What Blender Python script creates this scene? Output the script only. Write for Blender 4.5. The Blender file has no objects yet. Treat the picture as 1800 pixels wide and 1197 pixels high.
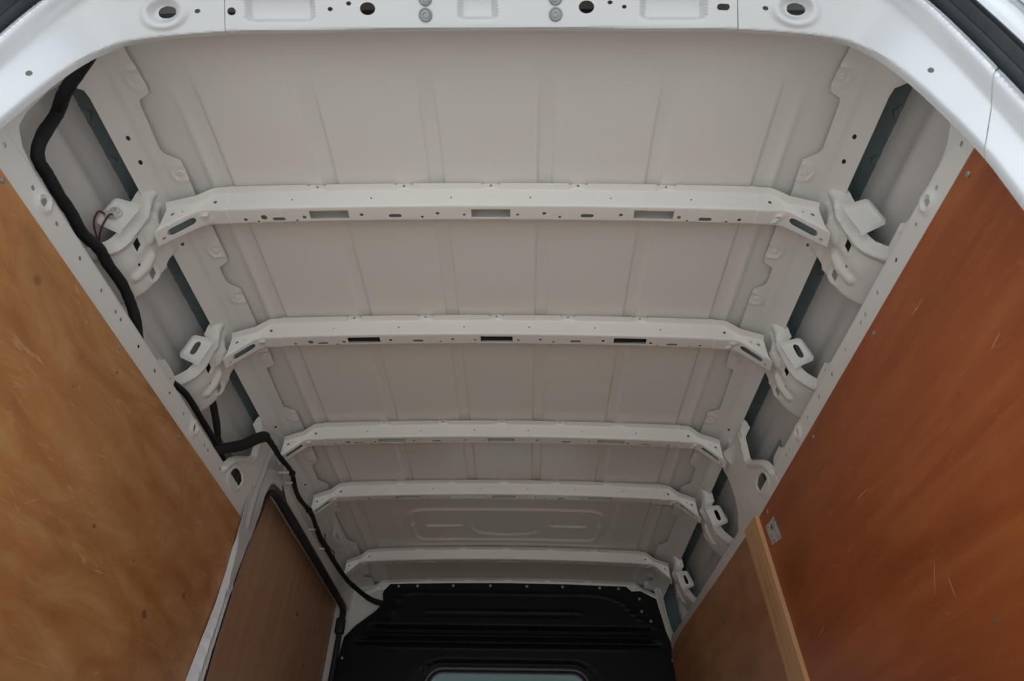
import bpy, math, random
import numpy as np
from mathutils import Vector, Matrix
from mathutils.geometry import delaunay_2d_cdt

random.seed(4)
S = bpy.context.scene
COL = S.collection

# ---------------------------------------------------------------- camera
cam_d = bpy.data.cameras.new('camera')
cam = bpy.data.objects.new('camera', cam_d)
COL.objects.link(cam)
cam_d.sensor_width = 36.0
cam_d.lens = 24.0
cam_d.clip_start = 0.01
right = Vector((0.99980009, 0.01221709, 0.01582815))
up = Vector((-0.00432928, -0.64056714, 0.76788996))
fwd = Vector((-0.01952037, 0.76780498, 0.64038619))
cam.matrix_world = Matrix(((right.x, up.x, -fwd.x, 0.0827),
                           (right.y, up.y, -fwd.y, 0.0),
                           (right.z, up.z, -fwd.z, 0.64),
                           (0, 0, 0, 1)))
cam_d.dof.use_dof = True
cam_d.dof.focus_distance = 2.1
cam_d.dof.aperture_fstop = 6.3
S.camera = cam

# ---------------------------------------------------------------- sky and exposure
W = bpy.data.worlds.new('overcast_sky')
S.world = W
W.use_nodes = True
nt = W.node_tree
nt.nodes.clear()
wo = nt.nodes.new('ShaderNodeOutputWorld')
bg = nt.nodes.new('ShaderNodeBackground')
tc = nt.nodes.new('ShaderNodeTexCoord')
sx = nt.nodes.new('ShaderNodeSeparateXYZ')
rp = nt.nodes.new('ShaderNodeValToRGB')
rp.color_ramp.elements[0].position = 0.0
rp.color_ramp.elements[0].color = (0.13, 0.15, 0.17, 1)
rp.color_ramp.elements[1].position = 1.0
rp.color_ramp.elements[1].color = (1.0, 1.07, 1.13, 1)
_e = rp.color_ramp.elements.new(0.35)
_e.color = (0.33, 0.37, 0.41, 1)
nt.links.new(tc.outputs['Generated'], sx.inputs[0])
nt.links.new(sx.outputs['Z'], rp.inputs[0])
nt.links.new(rp.outputs[0], bg.inputs[0])
bg.inputs[1].default_value = 1.0
nt.links.new(bg.outputs[0], wo.inputs[0])
S.view_settings.view_transform = 'Standard'
S.view_settings.look = 'None'
S.view_settings.gamma = 1.0
S.view_settings.use_curve_mapping = False
S.view_settings.exposure = 1.78

# ---------------------------------------------------------------- materials
def mat(name, col, rough=0.5, metal=0.0, coat=0.0, spec=0.5, noise=None, bump=0.0, bscale=60.0):
    m = bpy.data.materials.new(name)
    m.use_nodes = True
    n = m.node_tree
    b = n.nodes['Principled BSDF']
    b.inputs['Base Color'].default_value = (*col, 1)
    b.inputs['Roughness'].default_value = rough
    b.inputs['Metallic'].default_value = metal
    b.inputs['Specular IOR Level'].default_value = spec
    b.inputs['Coat Weight'].default_value = coat
    b.inputs['Coat Roughness'].default_value = 0.08
    t = n.nodes.new('ShaderNodeTexCoord')
    if noise:
        sc, amt = noise
        z = n.nodes.new('ShaderNodeTexNoise')
        z.inputs['Scale'].default_value = sc
        z.inputs['Detail'].default_value = 5
        n.links.new(t.outputs['Object'], z.inputs['Vector'])
        r = n.nodes.new('ShaderNodeValToRGB')
        r.color_ramp.elements[0].position = 0.3
        r.color_ramp.elements[1].position = 0.7
        r.color_ramp.elements[0].color = (*[c * (1 - amt) for c in col], 1)
        r.color_ramp.elements[1].color = (*[min(1, c * (1 + amt)) for c in col], 1)
        n.links.new(z.outputs['Fac'], r.inputs[0])
        n.links.new(r.outputs[0], b.inputs['Base Color'])
    if bump:
        z = n.nodes.new('ShaderNodeTexNoise')
        z.inputs['Scale'].default_value = bscale
        z.inputs['Detail'].default_value = 3
        n.links.new(t.outputs['Object'], z.inputs['Vector'])
        bp = n.nodes.new('ShaderNodeBump')
        bp.inputs['Strength'].default_value = bump
        bp.inputs['Distance'].default_value = 0.002
        n.links.new(z.outputs['Fac'], bp.inputs['Height'])
        n.links.new(bp.outputs[0], b.inputs['Normal'])
    return m

PAINT = mat('white_paint', (0.835, 0.815, 0.77), 0.42, 0, 0.25, noise=(3.0, 0.012), bump=0.03, bscale=25)
SKINP = mat('inner_skin_paint', (0.72, 0.70, 0.67), 0.5, 0, 0.15, noise=(5.0, 0.05))
BODY = mat('gloss_body_paint', (0.67, 0.68, 0.69), 0.25, 0, 0.6, noise=(2.0, 0.008))
SLATE = mat('slate_and_shade', (0.17, 0.22, 0.235), 0.45, 0, 0.1, noise=(9.0, 0.1))  # slate sheet colour; shade is put into it on the roof channel
BLACK = mat('black_bulkhead_paint', (0.0055, 0.006, 0.0065), 0.5, spec=0.3, noise=(12.0, 0.2), bump=0.08, bscale=300)
RUBBER = mat('black_rubber', (0.020, 0.022, 0.025), 0.55, noise=(40.0, 0.2), bump=0.15, bscale=150)
TAPE = mat('black_loom_tape', (0.009, 0.009, 0.010), 0.75, noise=(60.0, 0.25), bump=0.6, bscale=220)
ZINC = mat('zinc_steel', (0.45, 0.46, 0.47), 0.38, 0.85, noise=(80.0, 0.15))
WASHER = mat('grey_washer_steel', (0.33, 0.36, 0.37), 0.45, 0.6, noise=(60.0, 0.15))
WIRE = mat('brown_wire', (0.10, 0.028, 0.022), 0.45, noise=(50.0, 0.1))
NYLON = mat('pale_nylon', (0.62, 0.64, 0.55), 0.45, noise=(30.0, 0.05))
CONCR = mat('grey_paving', (0.60, 0.58, 0.545), 0.9, noise=(3.0, 0.08), bump=0.5, bscale=30)
TRIM = mat('grey_window_trim', (0.16, 0.17, 0.175), 0.4, noise=(20.0, 0.1))
LINING = mat('grey_headlining', (0.20, 0.23, 0.235), 0.9, noise=(40.0, 0.1))


def wood(name, ca, cb, cc, axis='Y', stretch=7.0, scale=2.2, dist=1.2, angle=0.0, rough=0.5, blotch=0.5, knots=True, scratch=0.12, wave=0.12):
    """rotary-cut plywood: stretched warped grain + broad blotches + scratches and small knots"""
    m = bpy.data.materials.new(name)
    m.use_nodes = True
    n = m.node_tree
    L = n.links.new
    b = n.nodes['Principled BSDF']
    b.inputs['Roughness'].default_value = rough
    b.inputs['Specular IOR Level'].default_value = 0.45
    t = n.nodes.new('ShaderNodeTexCoord')
    mp = n.nodes.new('ShaderNodeMapping')
    if axis == 'Y':
        mp.inputs['Rotation'].default_value = (angle, 0, 0)
        mp.inputs['Scale'].default_value = (1.0, 1.0 / stretch * 2, 2.0)
    else:
        mp.inputs['Rotation'].default_value = (angle, 0, 0)
        mp.inputs['Scale'].default_value = (1.0, 2.0, 1.0 / stretch * 2)
    L(t.outputs['Object'], mp.inputs[0])
    g = n.nodes.new('ShaderNodeTexNoise')
    g.inputs['Scale'].default_value = scale * 2.2
    g.inputs['Detail'].default_value = 9
    g.inputs['Roughness'].default_value = 0.62
    g.inputs['Distortion'].default_value = dist
    L(mp.outputs[0], g.inputs['Vector'])
    wv = n.nodes.new('ShaderNodeTexWave')
    wv.wave_type = 'BANDS'
    wv.bands_direction = 'Z' if axis == 'Y' else 'Y'
    wv.inputs['Scale'].default_value = scale * 0.8
    wv.inputs['Distortion'].default_value = 9.0
    wv.inputs['Detail'].default_value = 3.0
    wv.inputs['Detail Scale'].default_value = 0.9
    L(mp.outputs[0], wv.inputs['Vector'])
    bl = n.nodes.new('ShaderNodeTexNoise')
    bl.inputs['Scale'].default_value = 2.6
    bl.inputs['Detail'].default_value = 3
    L(t.outputs['Object'], bl.inputs['Vector'])
    mx = n.nodes.new('ShaderNodeMix')
    mx.data_type = 'FLOAT'
    mx.inputs[0].default_value = wave
    L(g.outputs['Fac'], mx.inputs[2])
    L(wv.outputs['Fac'], mx.inputs[3])
    r = n.nodes.new('ShaderNodeValToRGB')
    r.color_ramp.elements[0].position = 0.28
    r.color_ramp.elements[0].color = (*ca, 1)
    r.color_ramp.elements[1].position = 0.72
    r.color_ramp.elements[1].color = (*cc, 1)
    e = r.color_ramp.elements.new(0.5)
    e.color = (*cb, 1)
    L(mx.outputs[0], r.inputs[0])
    r2 = n.nodes.new('ShaderNodeValToRGB')
    r2.color_ramp.elements[0].position = 0.32
    r2.color_ramp.elements[0].color = (1 - blotch * 0.45, 1 - blotch * 0.5, 1 - blotch * 0.55, 1)
    r2.color_ramp.elements[1].position = 0.68
    r2.color_ramp.elements[1].color = (1, 1, 1, 1)
    L(bl.outputs['Fac'], r2.inputs[0])
    mu = n.nodes.new('ShaderNodeMix')
    mu.data_type = 'RGBA'
    mu.blend_type = 'MULTIPLY'
    mu.inputs[0].default_value = 1.0
    L(r.outputs[0], mu.inputs[6])
    L(r2.outputs[0], mu.inputs[7])
    last = mu.outputs[2]
    # pale scuffs
    sm = n.nodes.new('ShaderNodeMapping')
    sm.inputs['Rotation'].default_value = (0.7, 0, 0)
    sm.inputs['Scale'].default_value = (1.0, 1.3, 7.0)
    L(t.outputs['Object'], sm.inputs[0])
    sn = n.nodes.new('ShaderNodeTexNoise')
    sn.inputs['Scale'].default_value = 7.0
    sn.inputs['Detail'].default_value = 8
    sn.inputs['Distortion'].default_value = 2.0
    L(sm.outputs[0], sn.inputs['Vector'])
    sr = n.nodes.new('ShaderNodeValToRGB')
    sr.color_ramp.elements[0].position = 0.62
    sr.color_ramp.elements[0].color = (0, 0, 0, 1)
    sr.color_ramp.elements[1].position = 0.78
    sr.color_ramp.elements[1].color = (scratch * 3, scratch * 3, scratch * 3, 1)
    L(sn.outputs['Fac'], sr.inputs[0])
    sc = n.nodes.new('ShaderNodeMix')
    sc.data_type = 'RGBA'
    L(sr.outputs[0], sc.inputs[0])
    L(last, sc.inputs[6])
    sc.inputs[7].default_value = (min(1, cc[0] * 1.35), min(1, cc[1] * 1.5), min(1, cc[2] * 1.8), 1)
    last = sc.outputs[2]
    if knots:
        vo = n.nodes.new('ShaderNodeTexVoronoi')
        vo.inputs['Scale'].default_value = 5.5
        L(t.outputs['Object'], vo.inputs['Vector'])
        kr = n.nodes.new('ShaderNodeValToRGB')
        kr.color_ramp.elements[0].position = 0.03
        kr.color_ramp.elements[0].color = (0.75, 0.75, 0.75, 1)
        kr.color_ramp.elements[1].position = 0.085
        kr.color_ramp.elements[1].color = (0, 0, 0, 1)
        L(vo.outputs['Distance'], kr.inputs[0])
        km = n.nodes.new('ShaderNodeMix')
        km.data_type = 'RGBA'
        L(kr.outputs[0], km.inputs[0])
        L(last, km.inputs[6])
        km.inputs[7].default_value = (ca[0] * 0.45, ca[1] * 0.4, ca[2] * 0.4, 1)
        last = km.outputs[2]
    L(last, b.inputs['Base Color'])
    bp = n.nodes.new('ShaderNodeBump')
    bp.inputs['Strength'].default_value = 0.12
    bp.inputs['Distance'].default_value = 0.002
    L(g.outputs['Fac'], bp.inputs['Height'])
    L(bp.outputs[0], b.inputs['Normal'])
    return m

PLY_L = wood('orange_plywood', (0.41, 0.158, 0.045), (0.54, 0.240, 0.080), (0.65, 0.345, 0.145), stretch=2.6, scale=2.3, dist=1.9, angle=0.25, rough=0.42, blotch=0.4, wave=0.10, scratch=0.16)
PLY_R = wood('red_plywood', (0.29, 0.068, 0.017), (0.395, 0.103, 0.026), (0.48, 0.152, 0.045), stretch=9.0, scale=3.4, dist=0.6, angle=0.03, rough=0.42, blotch=0.32, knots=False, wave=0.05, scratch=0.16)
PLY_D = wood('brown_plywood', (0.54, 0.30, 0.175), (0.64, 0.37, 0.225), (0.71, 0.44, 0.28), axis='Z', stretch=7.0, scale=2.4, dist=0.6, rough=0.45, blotch=0.3)
PLY_F = wood('dull_plywood', (0.40, 0.19, 0.085), (0.50, 0.245, 0.115), (0.58, 0.31, 0.16), stretch=3.0, scale=2.0, dist=1.2, rough=0.5, blotch=0.4)
FLOORW = wood('floor_plywood', (0.46, 0.31, 0.20), (0.56, 0.39, 0.26), (0.64, 0.47, 0.33), stretch=6.0, scale=2.0, rough=0.6, knots=False)
PINE = wood('pine', (0.60, 0.33, 0.15), (0.70, 0.41, 0.20), (0.76, 0.48, 0.26), axis='Z', stretch=9.0, scale=6.0, dist=0.3, rough=0.5, blotch=0.15, knots=False, scratch=0.03)

GLASS = bpy.data.materials.new('tinted_glass')
GLASS.use_nodes = True
_b = GLASS.node_tree.nodes['Principled BSDF']
_b.inputs['Base Color'].default_value = (0.45, 0.55, 0.55, 1)
_b.inputs['Roughness'].default_value = 0.03
_b.inputs['Transmission Weight'].default_value = 0.9
_b.inputs['IOR'].default_value = 1.45

def sticker_mat():
    m = mat('sticker_paper', (0.50, 0.50, 0.47), 0.7)
    n = m.node_tree
    L = n.links.new
    b = n.nodes['Principled BSDF']
    t = n.nodes.new('ShaderNodeTexCoord')
    z = n.nodes.new('ShaderNodeTexNoise')
    z.inputs['Scale'].default_value = 70
    z.inputs['Detail'].default_value = 6
    L(t.outputs['Object'], z.inputs['Vector'])
    r = n.nodes.new('ShaderNodeValToRGB')
    r.color_ramp.elements[0].position = 0.36
    r.color_ramp.elements[0].color = (0.33, 0.33, 0.31, 1)
    r.color_ramp.elements[1].position = 0.52
    r.color_ramp.elements[1].color = (0.52, 0.52, 0.49, 1)
    L(z.outputs['Fac'], r.inputs[0])
    L(r.outputs[0], b.inputs['Base Color'])
    return m
STICK = sticker_mat()

# ---------------------------------------------------------------- object helpers
def link(name, me, m, parent=None):
    o = bpy.data.objects.new(name, me)
    COL.objects.link(o)
    if m is not None:
        me.materials.append(m)
    if parent is not None:
        o.parent = parent
        o.matrix_parent_inverse = parent.matrix_world.inverted()
    return o

def tag(o, label=None, cat=None, group=None, kind=None):
    if label: o['label'] = label
    if cat: o['category'] = cat
    if group: o['group'] = group
    if kind: o['kind'] = kind
    return o

def empty(name, loc):
    o = bpy.data.objects.new(name, None)
    COL.objects.link(o)
    o.location = loc
    o.empty_display_size = 0.05
    o.matrix_world = Matrix.Translation(loc)
    return o

def finish(name, V, F, m, parent=None, smooth=40):
    me = bpy.data.meshes.new(name)
    me.from_pydata([tuple(map(float, v)) for v in V], [], [tuple(map(int, f)) for f in F])
    me.validate()
    import bmesh
    bm = bmesh.new()
    bm.from_mesh(me)
    bmesh.ops.recalc_face_normals(bm, faces=bm.faces)
    bm.to_mesh(me)
    bm.free()
    if smooth:
        me.polygons.foreach_set('use_smooth', [True] * len(me.polygons))
        me.set_sharp_from_angle(angle=math.radians(smooth))
    me.update()
    return link(name, me, m, parent)

def box(name, x0, x1, y0, y1, z0, z1, m, parent=None, bev=0.0, skew=None):
    import bmesh
    bm = bmesh.new()
    bmesh.ops.create_cube(bm, size=1)
    for v in bm.verts:
        v.co = Vector(((x0 + x1) / 2 + v.co.x * (x1 - x0), (y0 + y1) / 2 + v.co.y * (y1 - y0), (z0 + z1) / 2 + v.co.z * (z1 - z0)))
    if bev:
        bmesh.ops.bevel(bm, geom=bm.edges[:], offset=bev, segments=2, affect='EDGES', profile=0.5)
    if skew:
        for v in bm.verts:
            v.co = Vector(skew(v.co))
    me = bpy.data.meshes.new(name)
    bm.to_mesh(me)
    bm.free()
    if bev:
        me.polygons.foreach_set('use_smooth', [True] * len(me.polygons))
        me.set_sharp_from_angle(angle=math.radians(50))
    return link(name, me, m, parent)

def inpoly(P, poly):
    x, y = P[:, 0], P[:, 1]
    c = np.zeros(len(P), bool)
    n = len(poly)
    for i in range(n):
        x0, y0 = poly[i]
        x1, y1 = poly[(i + 1) % n]
        if y0 == y1:
            continue
        k = ((y0 > y) != (y1 > y)) & (x < (x1 - x0) * (y - y0) / (y1 - y0) + x0)
        c ^= k
    return c

def dseg(P, A, B):
    d = B - A
    t = np.clip(((P - A) @ d) / max(1e-12, d @ d), 0, 1)
    return np.hypot(*(P - (A + t[:, None] * d)).T)

def dpoly(P, pts, closed=False):
    pts = np.asarray(pts, float)
    n = len(pts)
    o = np.full(len(P), 1e9)
    for i in range(n if closed else n - 1):
        o = np.minimum(o, dseg(P, pts[i], pts[(i + 1) % n]))
    return o

def sstep(a, b, x):
    t = np.clip((x - a) / (b - a), 0, 1)
    return t * t * (3 - 2 * t)

def bead(P, pts, hw, h, closed=False):
    return h * (1 - sstep(0.0, 1.0, dpoly(P, pts, closed) / hw))

def circ(cx, cy, r, n=10, ry=None):
    return [(cx + r * math.cos(2 * math.pi * k / n), cy + (ry or r) * math.sin(2 * math.pi * k / n)) for k in range(n)]

def rect(x0, x1, y0, y1):
    return [(x0, y0), (x1, y0), (x1, y1), (x0, y1)]

def stad(ax, ay, bx, by, r, n=6):
    th = math.atan2(by - ay, bx - ax)
    o = []
    for k in range(n + 1):
        a = th + math.pi / 2 + math.pi * k / n
        o.append((ax + r * math.cos(a), ay + r * math.sin(a)))
    for k in range(n + 1):
        a = th - math.pi / 2 + math.pi * k / n
        o.append((bx + r * math.cos(a), by + r * math.sin(a)))
    return o

def rrect(x0, x1, y0, y1, r, n=4):
    o = []
    for cx, cy, a0 in ((x1 - r, y1 - r, 0), (x0 + r, y1 - r, 90), (x0 + r, y0 + r, 180), (x1 - r, y0 + r, 270)):
        for k in range(n + 1):
            a = math.radians(a0 + 90 * k / n)
            o.append((cx + r * math.cos(a), cy + r * math.sin(a)))
    return o

def resample(poly, step):
    o = []
    n = len(poly)
    for i in range(n):
        a = np.array(poly[i], float)
        b = np.array(poly[(i + 1) % n], float)
        k = max(1, int(math.ceil(np.hypot(*(b - a)) / step)))
        for j in range(k):
            o.append(tuple(a + (b - a) * j / k))
    return o

def sheet(name, outline, holes, fmap, step, thick, m, parent=None, steps=None, smooth=38, rows=None):
    """sheet metal: an outline with real holes, meshed flat, then bent by fmap (n,2)->(n,3) and given thickness"""
    su, sv = steps or (step, step)
    out = resample(outline, step)
    hs = [resample(h, step) for h in holes]
    pts = list(out)
    edges = [(i, (i + 1) % len(out)) for i in range(len(out))]
    for h in hs:
        b = len(pts)
        pts += h
        edges += [(b + i, b + (i + 1) % len(h)) for i in range(len(h))]
    O = np.array(outline, float)
    u = np.arange(O[:, 0].min() + su / 2, O[:, 0].max(), su)
    v = np.arange(O[:, 1].min() + sv / 2, O[:, 1].max(), sv)
    if rows is not None:
        v = [b for b in rows if O[:, 1].min() < b < O[:, 1].max()]
        G = np.array([(a, b) for b in v for a in u])
    else:
        G = np.array([(a + (0.25 * su if j % 2 else -0.25 * su), b) for j, b in enumerate(v) for a in u])
    if len(G):
        k = inpoly(G, outline)
        G = G[k]
        for h in holes:
            if len(G): G = G[~inpoly(G, h)]
        if len(G):
            B = np.array(pts)
            keep = np.ones(len(G), bool)
            for c0 in range(0, len(G), 4000):
                d = np.min((G[c0:c0 + 4000, None, 0] - B[None, :, 0]) ** 2 + (G[c0:c0 + 4000, None, 1] - B[None, :, 1]) ** 2, axis=1)
                keep[c0:c0 + 4000] = d > (0.45 * min(su, sv) if rows is None else 0.0016) ** 2
            G = G[keep]
    allp = [Vector(p) for p in pts] + [Vector((float(g[0]), float(g[1]))) for g in G]
    r = delaunay_2d_cdt(allp, edges, [], 0, 1e-6)
    P = np.array([(p.x, p.y) for p in r[0]])
    T = np.array([f for f in r[2] if len(f) == 3])
    c = P[T].mean(axis=1)
    k = inpoly(c, outline)
    for h in holes:
        k &= ~inpoly(c, h)
    T = T[k]
    X = np.asarray(fmap(P), float)
    N = np.zeros_like(X)
    fn = np.cross(X[T[:, 1]] - X[T[:, 0]], X[T[:, 2]] - X[T[:, 0]])
    for i in range(3):
        np.add.at(N, T[:, i], fn)
    N /= np.maximum(1e-12, np.linalg.norm(N, axis=1))[:, None]
    used = np.unique(T)
    remap = -np.ones(len(P), int)
    remap[used] = np.arange(len(used))
    X, N, T = X[used], N[used], remap[T]
    n = len(X)
    cnt = {}
    for t in T:
        for i in range(3):
            a, b = t[i], t[(i + 1) % 3]
            if (b, a) in cnt: cnt.pop((b, a))
            else: cnt[(a, b)] = 1
    V = np.concatenate([X, X + N * thick])
    F = [tuple(t) for t in T] + [(t[2] + n, t[1] + n, t[0] + n) for t in T] + [(b, a, a + n, b + n) for a, b in cnt]
    return finish(name, V, F, m, parent, smooth)

def profile(pts, sig=0.006, mirror=1):
    """smoothed bent profile in (x,z): returns f(s,h)->(x,z); h>0 towards the load bay"""
    pts = np.array(pts, float)
    L = np.concatenate([[0], np.cumsum(np.hypot(*np.diff(pts, axis=0).T))])
    s = np.arange(-0.05, L[-1] + 0.05, 0.001)
    def ext(i):
        y = np.interp(s, L, pts[:, i])
        g0 = (pts[1, i] - pts[0, i]) / (L[1] - L[0])
        g1 = (pts[-1, i] - pts[-2, i]) / (L[-1] - L[-2])
        y = np.where(s < 0, pts[0, i] + g0 * s, y)
        return np.where(s > L[-1], pts[-1, i] + g1 * (s - L[-1]), y)
    k = np.exp(-0.5 * (np.arange(-20, 21) * 0.001 / sig) ** 2)
    k /= k.sum()
    def sm(y):
        return np.convolve(np.pad(y, 20, 'edge'), k, 'valid')
    X, Z = sm(ext(0)), sm(ext(1))
    tx, tz = np.gradient(X), np.gradient(Z)
    l = np.hypot(tx, tz)
    tx, tz = tx / l, tz / l
    def f(q, h=0):
        x = np.interp(q, s, X) + h * np.interp(q, s, tz)
        z = np.interp(q, s, Z) - h * np.interp(q, s, tx)
        return mirror * x, z
    return f

def tube(name, pts, rad, m, parent=None, n=10, sub=6, wob=0.0, flat=None):
    """smooth cable through points; rad may be a list"""
    P = np.array(pts, float)
    R = np.array(rad if hasattr(rad, '__len__') else [rad] * len(P), float)
    Q, r = [], []
    for i in range(len(P) - 1):
        p0, p1, p2, p3 = P[max(0, i - 1)], P[i], P[i + 1], P[min(len(P) - 1, i + 2)]
        for k in range(sub):
            t = k / sub
            Q.append(0.5 * ((2 * p1) + (-p0 + p2) * t + (2 * p0 - 5 * p1 + 4 * p2 - p3) * t * t + (-p0 + 3 * p1 - 3 * p2 + p3) * t ** 3))
            r.append(R[i] * (1 - t) + R[i + 1] * t)
    Q.append(P[-1]); r.append(R[-1])
    Q = np.array(Q)
    T = np.gradient(Q, axis=0)
    T /= np.linalg.norm(T, axis=1)[:, None]
    a = np.cross(T[0], (0.3, 0.2, 0.9))
    a /= np.linalg.norm(a)
    V, F = [], []
    for i in range(len(Q)):
        a = a - T[i] * (a @ T[i])
        a /= np.linalg.norm(a)
        b = np.cross(T[i], a)
        rr = r[i] * (1 + wob * (random.random() - 0.5))
        for k in range(n):
            t = 2 * math.pi * k / n
            V.append(Q[i] + rr * (math.cos(t) * a + math.sin(t) * b))
    for i in range(len(Q) - 1):
        for k in range(n):
            F.append((i * n + k, i * n + (k + 1) % n, (i + 1) * n + (k + 1) % n, (i + 1) * n + k))
    F.append(tuple(range(n))[::-1])
    F.append(tuple(range((len(Q) - 1) * n, len(Q) * n)))
    return finish(name, V, F, m, parent, 60)

def disc(name, c, nrm, prof, m, parent=None, n=14):
    """turned part: prof = list of (radius, height along nrm)"""
    nz = Vector(nrm).normalized()
    ax = nz.orthogonal().normalized()
    ay = nz.cross(ax)
    V, F = [], []
    for r, h in prof:
        for k in range(n):
            t = 2 * math.pi * k / n
            V.append(Vector(c) + nz * h + ax * (r * math.cos(t)) + ay * (r * math.sin(t)))
    for i in range(len(prof) - 1):
        for k in range(n):
            F.append((i * n + k, i * n + (k + 1) % n, (i + 1) * n + (k + 1) % n, (i + 1) * n + k))
    F.append(tuple(range(n))[::-1])
    F.append(tuple(range((len(prof) - 1) * n, len(prof) * n)))
    return finish(name, V, F, m, parent, 40)

def screw(c, nrm, parent, r=0.0042):
    return disc('screw', c, nrm, [(r, 0), (r, 0.0010), (r * 0.8, 0.0018), (r * 0.42, 0.0019), (r * 0.38, 0.0008)], ZINC, parent, 10)

YB = [1.0037, 1.4667, 2.0163, 2.4451, 3.0945, 3.489]
def crown(x):
    return 0.0383 * x * x

# ---------------------------------------------------------------- ground outside and van floor
g = box('ground', -14, 14, -14, 16, -0.72, -0.62, CONCR)
tag(g, kind='structure')
f = box('floor', -0.90, 0.90, 0.50, 3.56, -0.06, 0.0, FLOORW)
tag(f, kind='structure')

# ---------------------------------------------------------------- roof skin
def roof_h(X, Y):
    z = 1.9555 - crown(X)
    ribs = np.zeros_like(X)
    for c in (-0.379, -0.127, 0.127, 0.379):
        w = 1 - sstep(0.0135, 0.0205, np.abs(X - c))
        gate = sstep(0.70, 0.86, Y) * (1 - sstep(2.52, 2.60, Y))
        for b in YB[:3]:
            gate = gate * (1 - 0.55 * (1 - sstep(0.0, 0.16, np.abs(Y - b - 0.14))))
        ribs = ribs + w * gate * 0.0075
    # pressed step along each side with a soft ridge in it
    ax = np.abs(X)
    side = sstep(0.602, 0.612, ax) * sstep(0.66, 0.86, Y)
    ribs = ribs + side * 0.007
    ribs = ribs - 0.005 * np.exp(-((ax - 0.652) / 0.011) ** 2) * sstep(0.70, 0.9, Y)
    # pressed pattern between the fourth and fifth bows
    P = np.stack([X.ravel(), Y.ravel()], -1)
    k = (P[:, 1] > 2.55) & (P[:, 1] < 3.12)
    e = np.zeros(len(P))
    if k.any():
        Q = P[k]
        q = np.zeros(len(Q))
        inside = inpoly(Q, rrect(-0.475, 0.475, 2.60, 3.075, 0.05))
        d = dpoly(Q, rrect(-0.475, 0.475, 2.60, 3.075, 0.05), True)
        q += np.where(inside, sstep(0, 0.012, d), 0) * 0.004
        d2 = dpoly(Q, rrect(-0.418, 0.418, 2.715, 3.02, 0.06), True)
        q -= 0.0075 * (1 - sstep(0, 0.016, d2))
        ell = [(-0.155, 2.80), (-0.13, 2.77), (0.13, 2.77), (0.155, 2.80), (0.165, 2.86), (0.15, 2.93), (0.12, 2.965), (0, 2.985), (-0.12, 2.965), (-0.15, 2.93), (-0.165, 2.86)]
        ins = inpoly(Q, ell)
        d3 = dpoly(Q, ell, True)
        q += np.where(ins, sstep(0, 0.014, d3), 0) * 0.006
        for sgn in (-1, 1):
            q -= bead(Q, [(sgn * 0.205, 2.875), (sgn * 0.35, 2.875)], 0.014, 0.007)
            q -= bead(Q, [(sgn * 0.418, 2.852), (sgn * 0.418, 2.865)], 0.018, 0.007)
        e[k] = q
    return z + ribs + e.reshape(X.shape)

xs = sorted(set([round(v, 4) for v in np.arange(-0.770, 0.7701, 0.0095)] +
                [round(s * (c + d), 4) for s in (-1, 1) for c in (0.127, 0.379) for d in np.arange(-0.024, 0.0241, 0.003)] +
                [round(s * v, 4) for s in (-1, 1) for v in np.arange(0.596, 0.672, 0.003)]))
ys = sorted(set([round(v, 4) for v in np.arange(0.555, 3.60, 0.02)] + [round(v, 4) for v in np.arange(2.58, 3.10, 0.005)]))
XX, YY = np.meshgrid(np.array(xs), np.array(ys))
ZZ = roof_h(XX, YY)
nx, ny = len(xs), len(ys)
me = bpy.data.meshes.new('ceiling')
V = np.stack([XX.ravel(), YY.ravel(), ZZ.ravel()], -1)
i = np.arange(ny - 1)[:, None] * nx + np.arange(nx - 1)[None, :]
F = np.stack([i, i + nx, i + nx + 1, i + 1], -1).reshape(-1, 4)
me.from_pydata(V.tolist(), [], F.tolist())
me.polygons.foreach_set('use_smooth', [True] * len(me.polygons))
ceil_o = link('ceiling', me, PAINT)
tag(ceil_o, kind='structure')
box('roof_outer_skin', -0.91, 0.91, 0.50, 3.64, 1.990, 2.000, BODY, ceil_o)
box('front_closing_panel', -0.93, 0.93, 3.535, 3.545, 1.90, 1.992, SLATE, ceil_o)
box('rear_closing_panel', -0.86, 0.86, 0.500, 0.506, 1.865, 1.995, BODY, ceil_o)

# ---------------------------------------------------------------- side walls: outer skin, roof channel
def strip_wall(name, prof, y0, y1, sgn, m, parent, h=None, thick=0.0015, holes=(), sig=0.006):
    pf = profile(prof, sig, sgn)
    pl = np.array(prof)
    L = np.sum(np.hypot(*np.diff(pl, axis=0).T))
    def fm(P):
        hh = h(P) if h else 0
        x, z = pf(P[:, 0], hh)
        return np.stack([x, P[:, 1], z], -1)
    return sheet(name, rect(0, L, y0, y1), holes, fm, 0.02, thick, m, parent, steps=(0.008, 0.06))

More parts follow.
